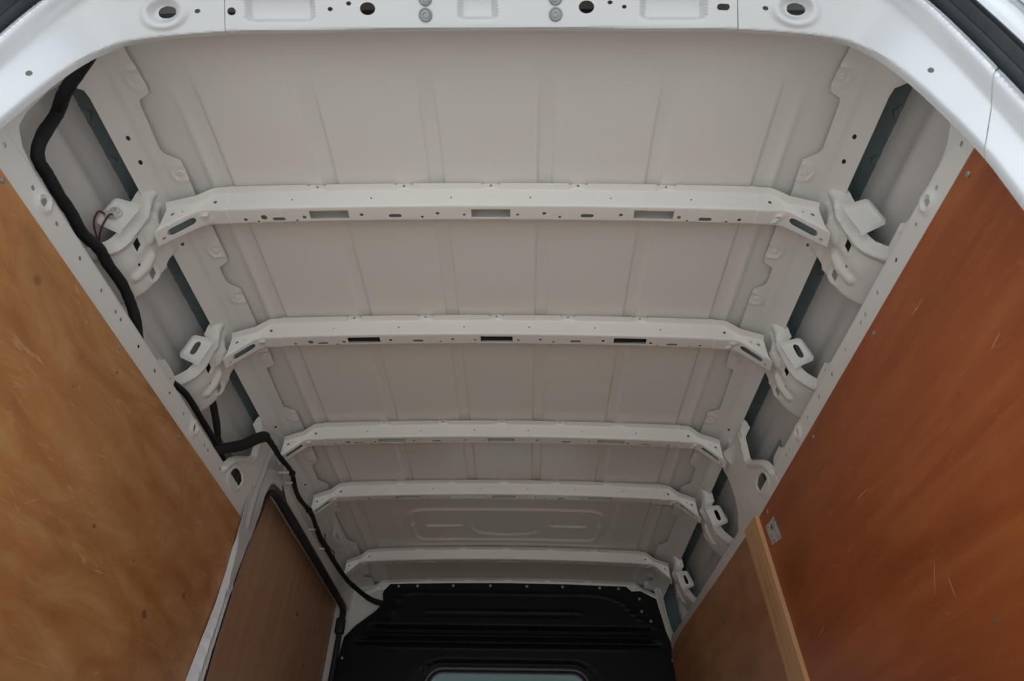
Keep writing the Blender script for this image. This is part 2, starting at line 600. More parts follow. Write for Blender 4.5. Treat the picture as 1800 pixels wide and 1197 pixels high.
for sgn, nm in ((-1, 'wall_left'), (1, 'wall_right')):
    w = box(nm, min(sgn * 0.93, sgn * 0.945), max(sgn * 0.93, sgn * 0.945), 0.52, 3.62, -0.5, 1.60, BODY, None, 0.004)
    tag(w, kind='structure')
    def hs(P):
        return bead(P, [(0.19, 0.5), (0.19, 3.7)], 0.03, 0.006) - 0.012 * np.exp(-((P[:, 0] - 0.10) / 0.025) ** 2) * np.sin(P[:, 1] * 5.0 + 0.5)
    strip_wall('outer_skin', [(0.862, 1.928), (0.874, 1.86), (0.884, 1.76), (0.895, 1.60), (0.935, 1.0)], 0.53, 2.03 if sgn < 0 else 3.62, sgn, SKINP, w, hs)
    if sgn < 0:
        strip_wall('outer_skin', [(0.862, 1.928), (0.874, 1.86), (0.879, 1.822)], 2.03, 3.62, sgn, SKINP, w)
    def hc(P):
        return bead(P, [(0.085, 0.5), (0.085, 3.7)], 0.010, 0.006) + bead(P, [(0.115, 0.5), (0.115, 3.7)], 0.008, 0.004)
    strip_wall('roof_channel', [(0.755, 1.950), (0.775, 1.960), (0.80, 1.966), (0.845, 1.955), (0.864, 1.925)], 0.53, 3.62, sgn, SLATE, w, hc, sig=0.008)  # edge strip in shadow, its shade given by the dark slate colour
    box('front_closing_panel', min(sgn * 0.70, sgn * 0.93), max(sgn * 0.70, sgn * 0.93), 3.585, 3.60, 0.0, 1.98, SLATE, w)

# ---------------------------------------------------------------- cant rails (inner roof edge panels) with weld tabs
CP = [(0.66, 1.935), (0.70, 1.925), (0.765, 1.912), (0.80, 1.885), (0.80, 1.50)]
JAG = [(0.047, 0.570), (0.046, 0.648), (0.045, 0.668), (0.0405, 0.692), (0.0372, 0.741), (0.043, 0.749), (0.062, 0.759), (0.066, 0.769), (0.069, 0.880), (0.064, 0.891), (0.0373, 0.912), (0.0362, 0.926), (0.039, 1.00),
       (0.034, 1.118), (0.0326, 1.214), (0.037, 1.226), (0.061, 1.240), (0.0613, 1.288), (0.0577, 1.303), (0.035, 1.325), (0.034, 1.352), (0.0347, 1.468),
       (0.034, 1.587), (0.036, 1.661), (0.063, 1.672), (0.067, 1.886), (0.036, 1.913), (0.034, 2.019),
       (0.0373, 2.156), (0.036, 2.247), (0.065, 2.278), (0.068, 2.391), (0.039, 2.433), (0.040, 2.458),
       (0.036, 2.60), (0.040, 2.668), (0.066, 2.680), (0.0655, 2.95), (0.033, 3.0), (0.036, 3.105),
       (0.030, 3.307), (0.034, 3.36), (0.066, 3.378), (0.066, 3.41), (0.036, 3.44), (0.036, 3.57)]
TABS = [0.714, 0.945, 1.184, 1.357, 1.614, 1.946, 2.215, 2.634, 3.035, 3.335]
for sgn, side in ((-1, 'left'), (1, 'right')):
    root = empty('cant_rail', (sgn * 0.76, 2.0, 1.90))
    tag(root, {'left': 'long white pressed cant rail along left roof edge, above the black cable', 'right': 'long white pressed cant rail along right roof edge, on the red plywood side'}[side], 'roof rail')
    pf = profile(CP, 0.006, sgn)
    if sgn < 0:
        low = [(0.152, 3.57), (0.247, 3.57), (0.247, 2.32), (0.20, 2.20), (0.152, 2.10)]
    else:
        low = [(0.152, 3.57)]
    low += [(0.152, 0.735), (0.156, 0.715), (0.170, 0.703), (0.20, 0.675), (0.25, 0.662), (0.33, 0.656), (0.365, 0.662), (0.385, 0.69), (0.395, 0.74), (0.43, 0.74), (0.43, 0.570)]
    outline = JAG + low
    holes = [circ(0.1205, y, 0.0045, 8, 0.0065) for y in (0.840, 0.902, 0.988, 1.144, 1.45, 1.60, 1.985, 2.40, 3.06)]
    def hcr(P, sgn=sgn):
        h = np.zeros(len(P))
        for t in TABS:
            h += bead(P, [(0.030, t - 0.021), (0.058, t - 0.021), (0.068, t - 0.010), (0.068, t + 0.010), (0.058, t + 0.021), (0.030, t + 0.021)], 0.0060, 0.0035)
        h += bead(P, [(0.092, 0.60), (0.092, 3.5)], 0.012, 0.0016)
        h -= 0.004 * (1 - sstep(0.0, 0.018, P[:, 0] - 0.033)) * 0.4
        if sgn < 0:
            h += bead(P, [(0.215, 2.3), (0.215, 3.5)], 0.012, 0.004)
        # D pillar dish beside the rear frame
        h += bead(P, [(0.15, 0.63), (0.40, 0.61)], 0.02, 0.003)
        return h
    def fm(P, pf=pf):
        x, z = pf(P[:, 0], hcr(P))
        return np.stack([x, P[:, 1], z], -1)
    rail_p = sheet('rail_panel', outline, holes, fm, 0.006, 0.0012, PAINT, root, steps=(0.006, 0.0075))
    for t in TABS:
        x, z = pf(np.array([0.050]), 0.0005)
        x2, z2 = pf(np.array([0.050]), 0.01)
        nn = (float(x2[0] - x[0]), 0, float(z2[0] - z[0]))
        disc('rivet', (float(x[0]), t, float(z[0])), nn, [(0.0078, 0), (0.0078, 0.0018), (0.006, 0.0026), (0.0042, 0.0026), (0.0036, 0.0012)], PAINT, rail_p, 12)

# ---------------------------------------------------------------- roof bows
VB = [0.0, 0.018, 0.063, 0.107, 0.150]
BROWS = [0.004, 0.009, 0.0135, 0.0155, 0.018, 0.0205, 0.0225, 0.030, 0.040, 0.050, 0.0585, 0.0605, 0.063, 0.0655, 0.0675, 0.075, 0.085, 0.095, 0.1025, 0.1045, 0.107, 0.1095, 0.1115, 0.122, 0.136]
def bow_map(yb):
    def fm(P):
        x, v = P[:, 0], P[:, 1]
        ax = np.abs(x)
        c = crown(ax)
        zW = np.where(ax < 0.672, 1.902 - crown(ax), np.interp(ax, [0.672, 0.690, 0.760, 0.80], [1.8847, 1.8765, 1.812, 1.775]))
        zF = np.where(ax < 0.640, 1.9490 - c, np.interp(ax, [0.640, 0.652, 0.684, 0.700, 0.755, 0.80], [1.9333, 1.930, 1.902, 1.896, 1.874, 1.85]))
        # flange, crease, bend, outer bend, top of the hidden front wall
        k0 = np.stack([np.full_like(x, -0.0125), zF + 0.0005], -1)
        k1 = np.stack([np.full_like(x, 0.0060), np.maximum(zF - 0.006, zW + 0.004)], -1)
        k2 = np.stack([np.full_like(x, 0.0172), zW], -1)
        k3 = np.stack([np.full_like(x, 0.0611), zW], -1)
        k4 = np.stack([np.full_like(x, 0.0720), np.minimum(zF + 0.002, zW + 0.055)], -1)
        K = [k0, k1, k2, k3, k4]
        y = np.zeros_like(x); z = np.zeros_like(x)
        sig = 0.0028
        for dv, wt in zip(np.array([-1.6, -0.8, 0, 0.8, 1.6]) * sig, (0.12, 0.23, 0.30, 0.23, 0.12)):
            q = np.clip(v + dv, 0, VB[-1])
            for i in range(4):
                m_ = (q >= VB[i]) & ((q < VB[i + 1]) if i < 3 else (q <= VB[4]))
                t = (q - VB[i]) / (VB[i + 1] - VB[i])
                y += wt * np.where(m_, K[i][:, 0] * (1 - t) + K[i + 1][:, 0] * t, 0)
                z += wt * np.where(m_, K[i][:, 1] * (1 - t) + K[i + 1][:, 1] * t, 0)
        # dips in the rear flange where it is bonded to the roof skin
        for kx in (-2, -1, 0, 1, 2):
            d = 1 - sstep(0.014, 0.021, np.abs(x - kx * 0.205))
            f_ = d * (1 - sstep(0.014, 0.024, v))
            z += 0.0048 * f_
        # two pressed bumps and a raised rim around the end slot
        Q = np.stack([ax, v], -1)
        z -= bead(Q, [(0.664, 0.077), (0.676, 0.073)], 0.0065, 0.0065)
        z -= bead(Q, [(0.661, 0.093), (0.673, 0.089)], 0.0065, 0.0065)
        return np.stack([x, yb + y, z], -1)
    return fm

def bow_holes(xmin, xmax, big_left=True):
    H = []
    def add(h):
        a = np.array(h)
        if a[:, 0].min() > xmin + 0.002 and a[:, 0].max() < xmax - 0.002: H.append(h)
    bv = lambda y: 0.063 + (y - 0.0172)
    for s in (-0.382, 0.0, 0.382):
        add(rect(s - 0.046, s + 0.046, bv(0.0275), bv(0.0515)))
    for sg in (-1, 1):
        add(stad(sg * 0.227 - 0.010, bv(0.046), sg * 0.227 + 0.010, bv(0.046), 0.0052))
        add(stad(sg * 0.503 - 0.010, bv(0.050), sg * 0.503 + 0.010, bv(0.050), 0.0052))
        for x, y, r in ((0.063, 0.044, 0.0036), (0.126, 0.040, 0.0045), (0.163, 0.050, 0.0036), (0.306, 0.042, 0.0045), (0.442, 0.046, 0.0048), (0.462, 0.056, 0.0034), (0.553, 0.056, 0.0036), (0.582, 0.049, 0.0046)):
            add(circ(sg * x, bv(y), r, 8))
        for x in (0.0935, 0.281, 0.467):
            add(circ(sg * x, 0.040, 0.0022, 6))
        add(circ(sg * 0.646, 0.040, 0.0042, 8))
        # end plate: large slot, triangle holes
        add(stad(sg * 0.7005, bv(0.036), sg * 0.7345, bv(0.038), 0.0092))
        add(circ(sg * 0.7515, bv(0.046), 0.0036, 8))
        add(circ(sg * 0.732, 0.036, 0.0040, 8))
        add(circ(sg * 0.713, 0.038, 0.0022, 6))
    if big_left:
        add(circ(-0.537, bv(0.044), 0.0075, 10))
    else:
        add(circ(-0.537, bv(0.044), 0.0045, 10))
    for k in (-2, -1, 0, 1, 2):
        add(circ(k * 0.205, 0.0095, 0.0030, 8))
    return H

bow_labels = ['white roof bow nearest the rear doorway, widest of the crossbars under the roof',
              'white roof bow second from the rear doorway, with three black rectangular slots',
              'white roof bow third from the rear doorway, joining the two big side pillars',
              'white roof bow fourth from the rear doorway, just before the roof panel with pressed oval',
              'white roof bow fifth from the rear doorway, last free crossbar before the black bulkhead']
for n_, (yb, lab) in enumerate(zip(YB[:5], bow_labels)):
    root = empty('roof_bow', (0, yb + 0.03, 1.90))
    tag(root, lab, 'roof bow', 'roof bows across the van')
    fm = bow_map(yb)
    xs_ = 0.6165
    def span(x0, x1):
        """outline of a piece between x0 and x1 with the notched flange edge"""
        top = []
        ks = [k for k in (-2, -1, 0, 1, 2) if x0 < k * 0.205 < x1]
        for k in ks:
            c = k * 0.205
            top += [(c - 0.023, 0.0), (c - 0.020, 0.005), (c + 0.020, 0.005), (c + 0.023, 0.0)]
        return [(x0, 0.0)] + top + [(x1, 0.0), (x1, 0.150), (x0, 0.150)]
    st = 0.007 if n_ < 3 else 0.009
    sheet('beam', span(-xs_ + 0.0006, xs_ - 0.0006), bow_holes(-xs_, xs_), fm, 0.006, -0.0012, PAINT, root, steps=(0.009, 0.0052), rows=BROWS)
    for sg in (-1, 1):
        # the end plate lies a sheet thickness below the beam
        ol = [(sg * 0.602, 0.0), (sg * 0.640, 0.0), (sg * 0.745, 0.0), (sg * 0.749, 0.030), (sg * 0.753, 0.058), (sg * 0.762, 0.066), (sg * 0.766, 0.107), (sg * 0.756, 0.150), (sg * 0.602, 0.150)]
        holes = bow_holes(0.603, 0.775) if sg > 0 else bow_holes(-0.775, -0.603)
        holes = [h for h in holes if 0.625 < abs(np.mean(np.array(h)[:, 0]))]
        def fme(P, fm=fm):
            X = fm(P)
            ax = np.abs(P[:, 0])
            k = sstep(0.6150, 0.6172, ax)
            X[:, 2] += np.where(k < 1, 0.0022 * (1 - k), 0) - 0.0022 * k
            X[:, 1] -= 0.0008 * k
            return X
        sheet('end_plate', ol, holes, fme, 0.005, -0.0012, PAINT, root, steps=(0.005, 0.0048), rows=BROWS)

for n_, yb in enumerate(YB[:5]):
    rt = [o for o in COL.objects if o.name.startswith('roof_bow')][n_]
    for sg in (-1, 1):
        def fr_(P, sg=sg, yb=yb):
            zz = np.interp(P[:, 0], [0.64, 0.672, 0.690, 0.760, 0.80], [1.886, 1.8847, 1.8765, 1.812, 1.775]) + 0.016
            return np.stack([sg * P[:, 0], yb + P[:, 1], zz], -1)
        er_ = sheet('end_reinforcement', rect(0.66, 0.747, 0.022, 0.058), [], fr_, 0.02, 0.001, SLATE, rt)
        disc('rivet', (sg * 0.722, yb + 0.042, 1.8615), (0, 0, -1), [(0.004, 0), (0.004, 0.002), (0.002, 0.003)], ZINC, er_, 10)
    if n_ == 1:
        for x in (-0.382, 0.0, 0.382):
            box('slot_pad', x - 0.075, x + 0.075, yb + 0.021, yb + 0.059, 1.912 - crown(x), 1.925 - crown(x), RUBBER, rt, 0.003)  # black pad close behind each rectangular slot

# front header: the last crossbar, only its rear flange shows above the bulkhead
root = empty('roof_header', (0, YB[5], 1.93))
tag(root, 'thin white roof header strip along the top edge of the black bulkhead', 'roof bow')
fmh = bow_map(YB[5])
ol = [(-0.76, 0.058), (-0.755, 0.0)]
for k in (-2, -1, 0, 1, 2):
    c = k * 0.205
    ol += [(c - 0.023, 0.0), (c - 0.020, 0.005), (c + 0.020, 0.005), (c + 0.023, 0.0)]
ol += [(0.755, 0.0), (0.76, 0.058)]
hh = [circ(k * 0.205, 0.0095, 0.0026, 8) for k in (-2, -1, 0, 1, 2)] + [circ(s * 0.655, 0.035, 0.004, 8) for s in (-1, 1)]
sheet('header_strip', ol, hh, fmh, 0.007, -0.0012, PAINT, root, steps=(0.010, 0.006), rows=BROWS)

# ---------------------------------------------------------------- pillar brackets
PB = [(0.69, 1.908), (0.74, 1.895), (0.775, 1.883), (0.793, 1.865), (0.797, 1.83), (0.801, 1.80), (0.815, 1.76), (0.843, 1.715), (0.90, 1.65)]
EA = [(0.072, -0.030), (0.088, -0.033), (0.102, -0.034), (0.125, -0.028), (0.150, -0.022), (0.210, -0.012), (0.240, -0.010), (0.262, -0.016), (0.285, -0.024), (0.33, -0.045)]
EB = [(0.33, 0.120), (0.300, 0.150), (0.27, 0.158), (0.24, 0.163), (0.21, 0.163), (0.15, 0.161), (0.105, 0.157), (0.085, 0.152), (0.072, 0.140)]
def bracket_h(P):
    s, y = P[:, 0], P[:, 1]
    h = np.zeros(len(P))
    # edges sink back to the roof rail panel
    dA = dpoly(P, EA[:4]); dB = dpoly(P, EB[5:]); d0 = s - 0.072
    drop = 0.032 * (1 - sstep(0.09, 0.150, s))
    h -= drop * (1 - sstep(0.0, 1.0, np.minimum(np.minimum(dA / 0.012, dB / 0.012), d0 / 0.035)))
    # rolled rim on the free edges
    dfree = np.minimum(dpoly(P, EA[3:]), dpoly(P, EB[:6]))
    h -= 0.007 * (1 - sstep(0, 0.009, dfree))
    # long ridge beside the slotted tab, middle ridge, short ridge
    h += bead(P, [(0.085, -0.016), (0.100, -0.012), (0.140, 0.003), (0.186, 0.007), (0.214, 0.014), (0.238, 0.012), (0.262, 0.006), (0.285, -0.002)], 0.018, 0.013)
    h += bead(P, [(0.055, 0.000), (0.084, 0.016), (0.110, 0.034), (0.140, 0.042), (0.156, 0.058)], 0.013, 0.007)
    h += bead(P, [(0.168, 0.094), (0.195, 0.101), (0.232, 0.107)], 0.018, 0.0095)
    # raised rims around the diamond windows
    for c in ((0.1887, 0.040), (0.1907, 0.131)):
        d = np.hypot((s - c[0]), (y - c[1]))
        h += 0.003 * np.exp(-((d - 0.021) / 0.006) ** 2)
    # seat for the bow end
    h += 0.022 * np.exp(-((y - 0.048) / 0.040) ** 2 - ((s - 0.125) / 0.030) ** 2)
    h += 0.004 * np.exp(-((y - 0.07) / 0.02) ** 2 - ((s - 0.225) / 0.035) ** 2)
    return h
DIA = [[(0.1790, 0.026), (0.1962, 0.032), (0.1985, 0.054), (0.1808, 0.048)], [(0.1812, 0.117), (0.1984, 0.123), (0.2008, 0.145), (0.1826, 0.139)]]

def slotted(parent, sgn, yb, hole=True):
    """the small folded plate standing out beside the bracket, facing rearwards"""
    A = np.array([(0.768, -0.048, 1.824), (0.814, -0.072, 1.820), (0.844, -0.055, 1.760), (0.796, -0.034, 1.746)])
    def fm(P):
        u, v = P[:, 0] / 0.07, P[:, 1] / 0.07
        X = (1 - u)[:, None] * (1 - v)[:, None] * A[0] + u[:, None] * (1 - v)[:, None] * A[1] + u[:, None] * v[:, None] * A[2] + (1 - u)[:, None] * v[:, None] * A[3]
        lip = dpoly(P, [(-0.006, 0.0), (0.07, 0.0), (0.07, 0.07), (-0.006, 0.07)])
        d = np.where(True, 1 - sstep(0.0, 0.008, lip), 0) * 0.005 - 0.0022 * np.exp(-((lip - 0.011) / 0.0035) ** 2)
        X = X + np.array([-0.15, -0.80, -0.35]) * d[:, None] * -1
        X[:, 0] *= sgn
        X[:, 1] += yb
        return X
    ol = [(-0.006, 0.0), (0.062, 0.0), (0.07, 0.006), (0.07, 0.060), (0.060, 0.07), (-0.006, 0.07)]
    holes = [stad(0.036, 0.025, 0.034, 0.044, 0.0095)] if hole else []
    return sheet('slotted_tab', ol, holes, fm, 0.005, 0.0014, PAINT, parent)

def bracket(sgn, yb, label, hole=True):
    root = empty('pillar_bracket', (sgn * 0.80, yb + 0.06, 1.70))
    tag(root, label, 'bracket', 'pillar brackets at the roof bow ends')
    pf = profile(PB, 0.007, sgn)
    def fm(P):
        x, z = pf(P[:, 0], bracket_h(P))
        return np.stack([x, P[:, 1] + yb, z], -1)
    sheet('bracket_plate', EA + EB, DIA + [circ(0.2104, 0.084, 0.0035, 8, 0.0045)], fm, 0.005, -0.0014, PAINT, root)
    box('hole_backing', min(sgn * 0.836, sgn * 0.840), max(sgn * 0.836, sgn * 0.840), yb + 0.015, yb + 0.125, 1.785, 1.868, SLATE, root)  # added dark plate that makes the diamond windows look black
    slotted(root, sgn, yb, hole)
    return root

bracket(-1, YB[0], 'white pressed pillar bracket on left wall nearest rear doorway, with wired connector beside it', False)
bracket(1, YB[0], 'white pressed pillar bracket on right wall nearest the rear doorway, tab without open slot', False)
bracket(-1, YB[1], 'white pressed pillar bracket on left wall, second from rear, slotted tab beside it')
bracket(1, YB[1], 'white pressed pillar bracket on right wall, second from rear, slotted tab beside it')
bracket(1, YB[3], 'white pressed pillar bracket on right wall just in front of the big eyed pillar')
bracket(1, YB[4], 'white pressed pillar bracket on right wall furthest forward, close to black bulkhead')

# ---------------------------------------------------------------- the two big pillars under the third bow
PC = [(0.69, 1.905), (0.75, 1.893), (0.785, 1.87), (0.79, 1.80), (0.795, 1.70), (0.797, 1.50)]
yc = YB[2]
EYE = [(0.316, -0.186), (0.330, -0.204), (0.350, -0.214), (0.366, -0.202), (0.372, -0.178), (0.364, -0.150), (0.345, -0.130), (0.327, -0.124), (0.315, -0.136), (0.311, -0.160)]
REAR = [(0.46, -0.285), (0.352, -0.270), (0.335, -0.258), (0.308, -0.236), (0.285, -0.205), (0.262, -0.165), (0.236, -0.118), (0.222, -0.106), (0.180, -0.112), (0.145, -0.117), (0.118, -0.120), (0.100, -0.116), (0.088, -0.100)]
def pillar_h(front):
    def h(P):
        s, y = P[:, 0], P[:, 1]
        o = np.zeros(len(P))
        top = 1 - sstep(0.10, 0.16, s)
        o -= 0.030 * top * (1 - sstep(0, 1, np.minimum(dpoly(P, REAR[9:]) / 0.012, (s - 0.086) / 0.035)))
        o += bead(P, [(a + 0.004, b + 0.016) for a, b in REAR[1:10]], 0.016, 0.010)
        o -= 0.006 * (1 - sstep(0, 0.007, dpoly(P, REAR[1:11])))
        o += bead(P, [(a * 1.0 + (0.006 if a > 0.34 else -0.006 if a < 0.32 else 0), b + (0.006 if b > -0.15 else -0.006 if b < -0.19 else 0)) for a, b in EYE], 0.010, 0.005, True)
        o += bead(P, [(0.06, 0.0), (0.09, 0.018), (0.12, 0.034), (0.15, 0.042)], 0.013, 0.006)
        o += bead(P, [(0.115, -0.085), (0.16, -0.080)], 0.014, 0.004)
        o += 0.022 * np.exp(-((y - 0.048) / 0.045) ** 2 - ((s - 0.120) / 0.030) ** 2)
        return o
    return h
# right pillar: rear half with the eye opening, front half beyond a fine seam
root = empty('side_pillar', (0.80, yc, 1.60))
tag(root, 'broad white side pillar on right wall with an eye-shaped opening above the batten', 'pillar')
pf = profile(PC, 0.006, 1)
SEAM = [(0.088, -0.005), (0.15, -0.006), (0.20, -0.010), (0.26, -0.023), (0.34, -0.044), (0.46, -0.072)]
def fm_r(P):
    x, z = pf(P[:, 0], pillar_h(False)(P))
    return np.stack([x, P[:, 1] + yc, z], -1)
sheet('rear_half', [(a, b - 0.0006) for a, b in SEAM] + REAR, [EYE, circ(0.392, -0.20, 0.003, 8, 0.006), circ(0.398, -0.14, 0.003, 8, 0.006)], fm_r, 0.006, -0.0014, PAINT, root)
FRONT_R = [(0.46, 0.15), (0.335, 0.136), (0.309, 0.108), (0.24, 0.102), (0.175, 0.116), (0.105, 0.150), (0.088, 0.13)]
sheet('front_half', FRONT_R + [(a, b + 0.0006) for a, b in SEAM], [circ(0.17, -0.0, 0.003, 8, 0.005), circ(0.36, 0.03, 0.003, 8, 0.006)], fm_r, 0.006, -0.0014, PAINT, root)

box('hole_backing', 0.834, 0.838, yc - 0.27, yc - 0.08, 1.48, 1.72, SLATE, root)  # dark plate behind the eye opening, like those at the brackets
# left pillar: rear half with the eye opening; front half is the sliding door post running down
root = empty('side_pillar', (-0.80, yc, 1.60))
tag(root, 'broad white side pillar on left wall with eye-shaped opening, running down as sliding door post', 'pillar')
pfl = profile(PC, 0.006, -1)
def fm_l(P):
    x, z = pfl(P[:, 0], pillar_h(False)(P))
    return np.stack([x, P[:, 1] + yc, z], -1)
SEAML = [(0.088, -0.030), (0.12, -0.020), (0.16, -0.008), (0.25, -0.011), (0.41, -0.049), (0.46, -0.060)]
sheet('rear_half', [(a, b - 0.0006) for a, b in SEAML] + REAR, [EYE, circ(0.392, -0.20, 0.003, 8, 0.006), circ(0.398, -0.14, 0.003, 8, 0.006)], fm_l, 0.006, -0.0014, PAINT, root)
box('hole_backing', -0.838, -0.834, yc - 0.27, yc - 0.08, 1.48, 1.72, SLATE, root)  # same dark plate behind the left eye opening
# door post, in (drop from roof, y): rear edge stands proud of the plywood
PD = [(0.69, 1.905), (0.75, 1.893), (0.785, 1.87), (0.79, 1.80), (0.795, 1.70), (0.788, 1.60), (0.780, 1.54), (0.775, 1.40), (0.768, 1.22), (0.766, 1.05), (0.770, 0.10), (0.770, -0.05)]
pfd = profile(PD, 0.006, -1)
SEAML = [(0.088, -0.030), (0.12, -0.020), (0.16, -0.008), (0.25, -0.011), (0.41, -0.049), (0.46, -0.060)]
RE = [(a, yc + b - 0.018) for a, b in SEAML] + [(0.475, 1.942), (0.50, 1.948), (0.58, 1.952), (0.68, 1.945), (0.78, 1.928), (0.90, 1.914), (1.9, 1.910)]
FE = [(1.9, 1.962), (0.88, 1.963), (0.80, 1.968), (0.73, 1.978), (0.65, 1.991), (0.58, 2.005), (0.51, 2.026), (0.45, 2.052), (0.40, 2.075), (0.35, 2.096), (0.27, 2.112), (0.235, 2.120), (0.210, 2.135), (0.196, 2.158), (0.187, 2.20), (0.182, 2.24), (0.14, 2.20), (0.088, 2.14)]
def hpost(P):
    s, y = P[:, 0], P[:, 1]
    ye = np.interp(s, [p[0] for p in RE], [p[1] for p in RE])
    o = np.zeros(len(P))
    low = sstep(0.45, 0.53, s)
    o -= 0.0028 * (1 - low)
    D = np.interp(s, [0.45, 0.58, 0.68, 0.90, 1.9], [0.008, 0.014, 0.018, 0.029, 0.029])
    o -= low * D * (1 - sstep(0.0, 0.006, y - ye))
    o += bead(P, [(0.13, 2.035), (0.25, 2.035), (0.42, 2.0)], 0.02, 0.005) * (1 - low)
    yf = np.interp(s, [0.45, 0.58, 0.73, 0.88, 1.9], [2.052, 2.005, 1.978, 1.963, 1.962])
    inner_ = np.minimum(y - ye - 0.012, yf - y - 0.012)
    o -= 0.006 * sstep(0.0, 0.007, inner_) * sstep(0.640, 0.665, s)
    o += 0.003 * np.exp(-((np.hypot(s - 0.627, (y - 1.972)) - 0.014) / 0.005) ** 2)
    o -= 0.005 * (1 - sstep(0.0, 0.008, dpoly(P, FE)))
    o += 0.020 * np.exp(-((y - 2.064) / 0.045) ** 2 - ((s - 0.120) / 0.030) ** 2)
    return o
def fm_d(P):
    x, z = pfd(P[:, 0], hpost(P))
    return np.stack([x, P[:, 1], z], -1)
sheet('door_post', RE + FE, [circ(0.627, 1.967, 0.007, 10, 0.005), circ(0.742, 1.951, 0.018, 16, 0.0058), circ(0.30, 2.075, 0.003, 8, 0.004), circ(0.50, 2.02, 0.003, 8, 0.004)], fm_d, 0.005, 0.0014, BODY, root)

# ---------------------------------------------------------------- side rails along the top of the plywood
RAILY = [0.662, 0.750, 0.832, 0.920, 1.010, 1.075, 1.100, 1.190, 1.280, 1.370, 1.460, 1.549, 1.612, 1.640, 1.740, 1.828]
def side_rail(sgn, y0, y1, label):
    root = empty('side_rail', (sgn * 0.797, y0, 1.55))
    tag(root, label, 'rail')
    # v = height above the lower edge, follows a slight fall towards the front
    def zrow(y):
        return np.where(y < 2.05, 1.556 - 0.014 * (y - 0.65) / 1.3, np.interp(y, [2.05, 2.2, 3.5], [1.541, 1.548, 1.592]))
    top = [(y1, 0.096)]
    for k in range(24):
        y = y1 - (y1 - y0) * (k + 1) / 25
        v = 0.094 if y < 2.0 else 0.075
        top.append((y, v))
    top += [(0.78, 0.094), (0.72, 0.100), (y0, 0.115)]
    holes = []
    for y in RAILY:
        if y0 + 0.02 < y < y1 - 0.02:
            holes.append(circ(y, 0.062, 0.0052, 8, 0.0045))
    for y in (0.783, 1.53):
        if y0 < y < y1: holes.append(circ(y, 0.064, 0.0075, 10, 0.009))
    if sgn > 0:
        for y in (2.2, 2.42, 2.62, 2.85, 3.1): holes.append(circ(y, 0.052, 0.0045, 8, 0.004))
        holes += [circ(2.33, 0.060, 0.006, 8)]
    def fm(P):
        y, v = P[:, 0], P[:, 1]
        x = 0.7975 - 0.0 * v
        # rolled top edge and dimples
        x = x + 0.010 * sstep(0.082, 0.100, v)
        for yy in (0.783, 1.53):
            d = np.hypot(y - yy, v - 0.064)
            x = x - 0.006 * np.exp(-((d - 0.015) / 0.006) ** 2)
        x = x - bead(P, [(0.7, 0.085), (3.5, 0.085)], 0.006, 0.002)
        return np.stack([sgn * x, y, zrow(y) - 0.002 + v], -1)
    sheet('rail_flange', [(y0, -0.03), (y1, -0.03)] + top, holes, fm, 0.007, 0.0015 * -sgn, PAINT, root, steps=(0.007, 0.006))
    # small upright lugs on the top edge
    for y in ((0.90, 1.335, 1.72) if sgn > 0 else (1.335,)):
        if y0 < y < y1:
            def fl(P, y=y):
                return np.stack([sgn * (0.806 + 0.25 * P[:, 1] * 0.4), y + P[:, 0], 1.640 - 0.006 * (y - 0.7) + P[:, 1]], -1)
            sheet('lug', [(-0.045, -0.02), (0.05, -0.02), (0.05, 0.020), (0.035, 0.034), (-0.02, 0.036), (-0.032, 0.022), (-0.045, 0.018)], [circ(-0.01, 0.020, 0.003, 6), circ(0.03, 0.012, 0.003, 6)], fl, 0.008, 0.0015, PAINT, root)
    return root
side_rail(-1, 0.585, 1.985, 'white drilled metal rail along the top of the left plywood panel')
side_rail(1, 0.585, 3.50, 'white drilled metal rail along the top of the right plywood panels')

# ---------------------------------------------------------------- plywood lining
def ply(name_label, sgn, y0, y1, ztop, xtop, lean, m, thick=0.009, z0=0.005, screws=()):
    """panel with its inner face at xtop at height 1.56, leaning by lean per metre; ztop = [(y,z),...] upper edge"""
    ys_ = np.linspace(y0, y1, 12)
    zt = np.interp(ys_, [p[0] for p in ztop], [p[1] for p in ztop])
    V, F = [], []
    for y, z in zip(ys_, zt):
        for zz in (z0, z):
            for d in (0, thick):
                V.append((sgn * (xtop + lean * (1.56 - zz) + d), y, zz))
    n = len(ys_)
    for k in range(n - 1):
        a = k * 4; b = a + 4
        F += [(a, a + 2, b + 2, b), (a + 1, b + 1, b + 3, a + 3), (a + 2, a + 3, b + 3, b + 2), (a, b, b + 1, a + 1)]
    F += [(0, 1, 3, 2), (4 * n - 4, 4 * n - 2, 4 * n - 1, 4 * n - 3)]
    o = finish('plywood_panel', V, F, m, None, None)
    tag(o, name_label, 'panel')
    for y, z in screws:
        screw((sgn * (xtop + lean * (1.56 - z)), y, z), (-sgn, 0, 0), o, 0.0055)
    return o
ply('large orange plywood panel lining the left wall beside the rear doorway', -1, 0.60, 1.962, [(0.6, 1.568), (1.962, 1.551)], 0.786, 0.020, PLY_L, screws=[(0.690, 1.556), (1.120, 1.550), (1.462, 1.537), (1.70, 1.42)])
ply('large red-brown plywood panel lining the right wall beside the rear doorway', 1, 0.60, 1.955, [(0.6, 1.570), (1.955, 1.556)], 0.786, 0.075, PLY_R, screws=[(0.674, 1.551), (1.058, 1.545), (1.439, 1.538), (1.847, 1.538)])
ply('dull brown plywood panel on the right wall between pine batten and black bulkhead', 1, 1.965, 3.49, [(1.965, 1.567), (2.5, 1.585), (3.27, 1.618), (3.49, 1.60)], 0.7925, 0.055, PLY_F)
ply('brown plywood panel fixed inside the closed sliding door behind the white post', -1, 2.03, 3.50, [(2.03, 1.815), (3.5, 1.815)], 0.872, 0.010, PLY_D)

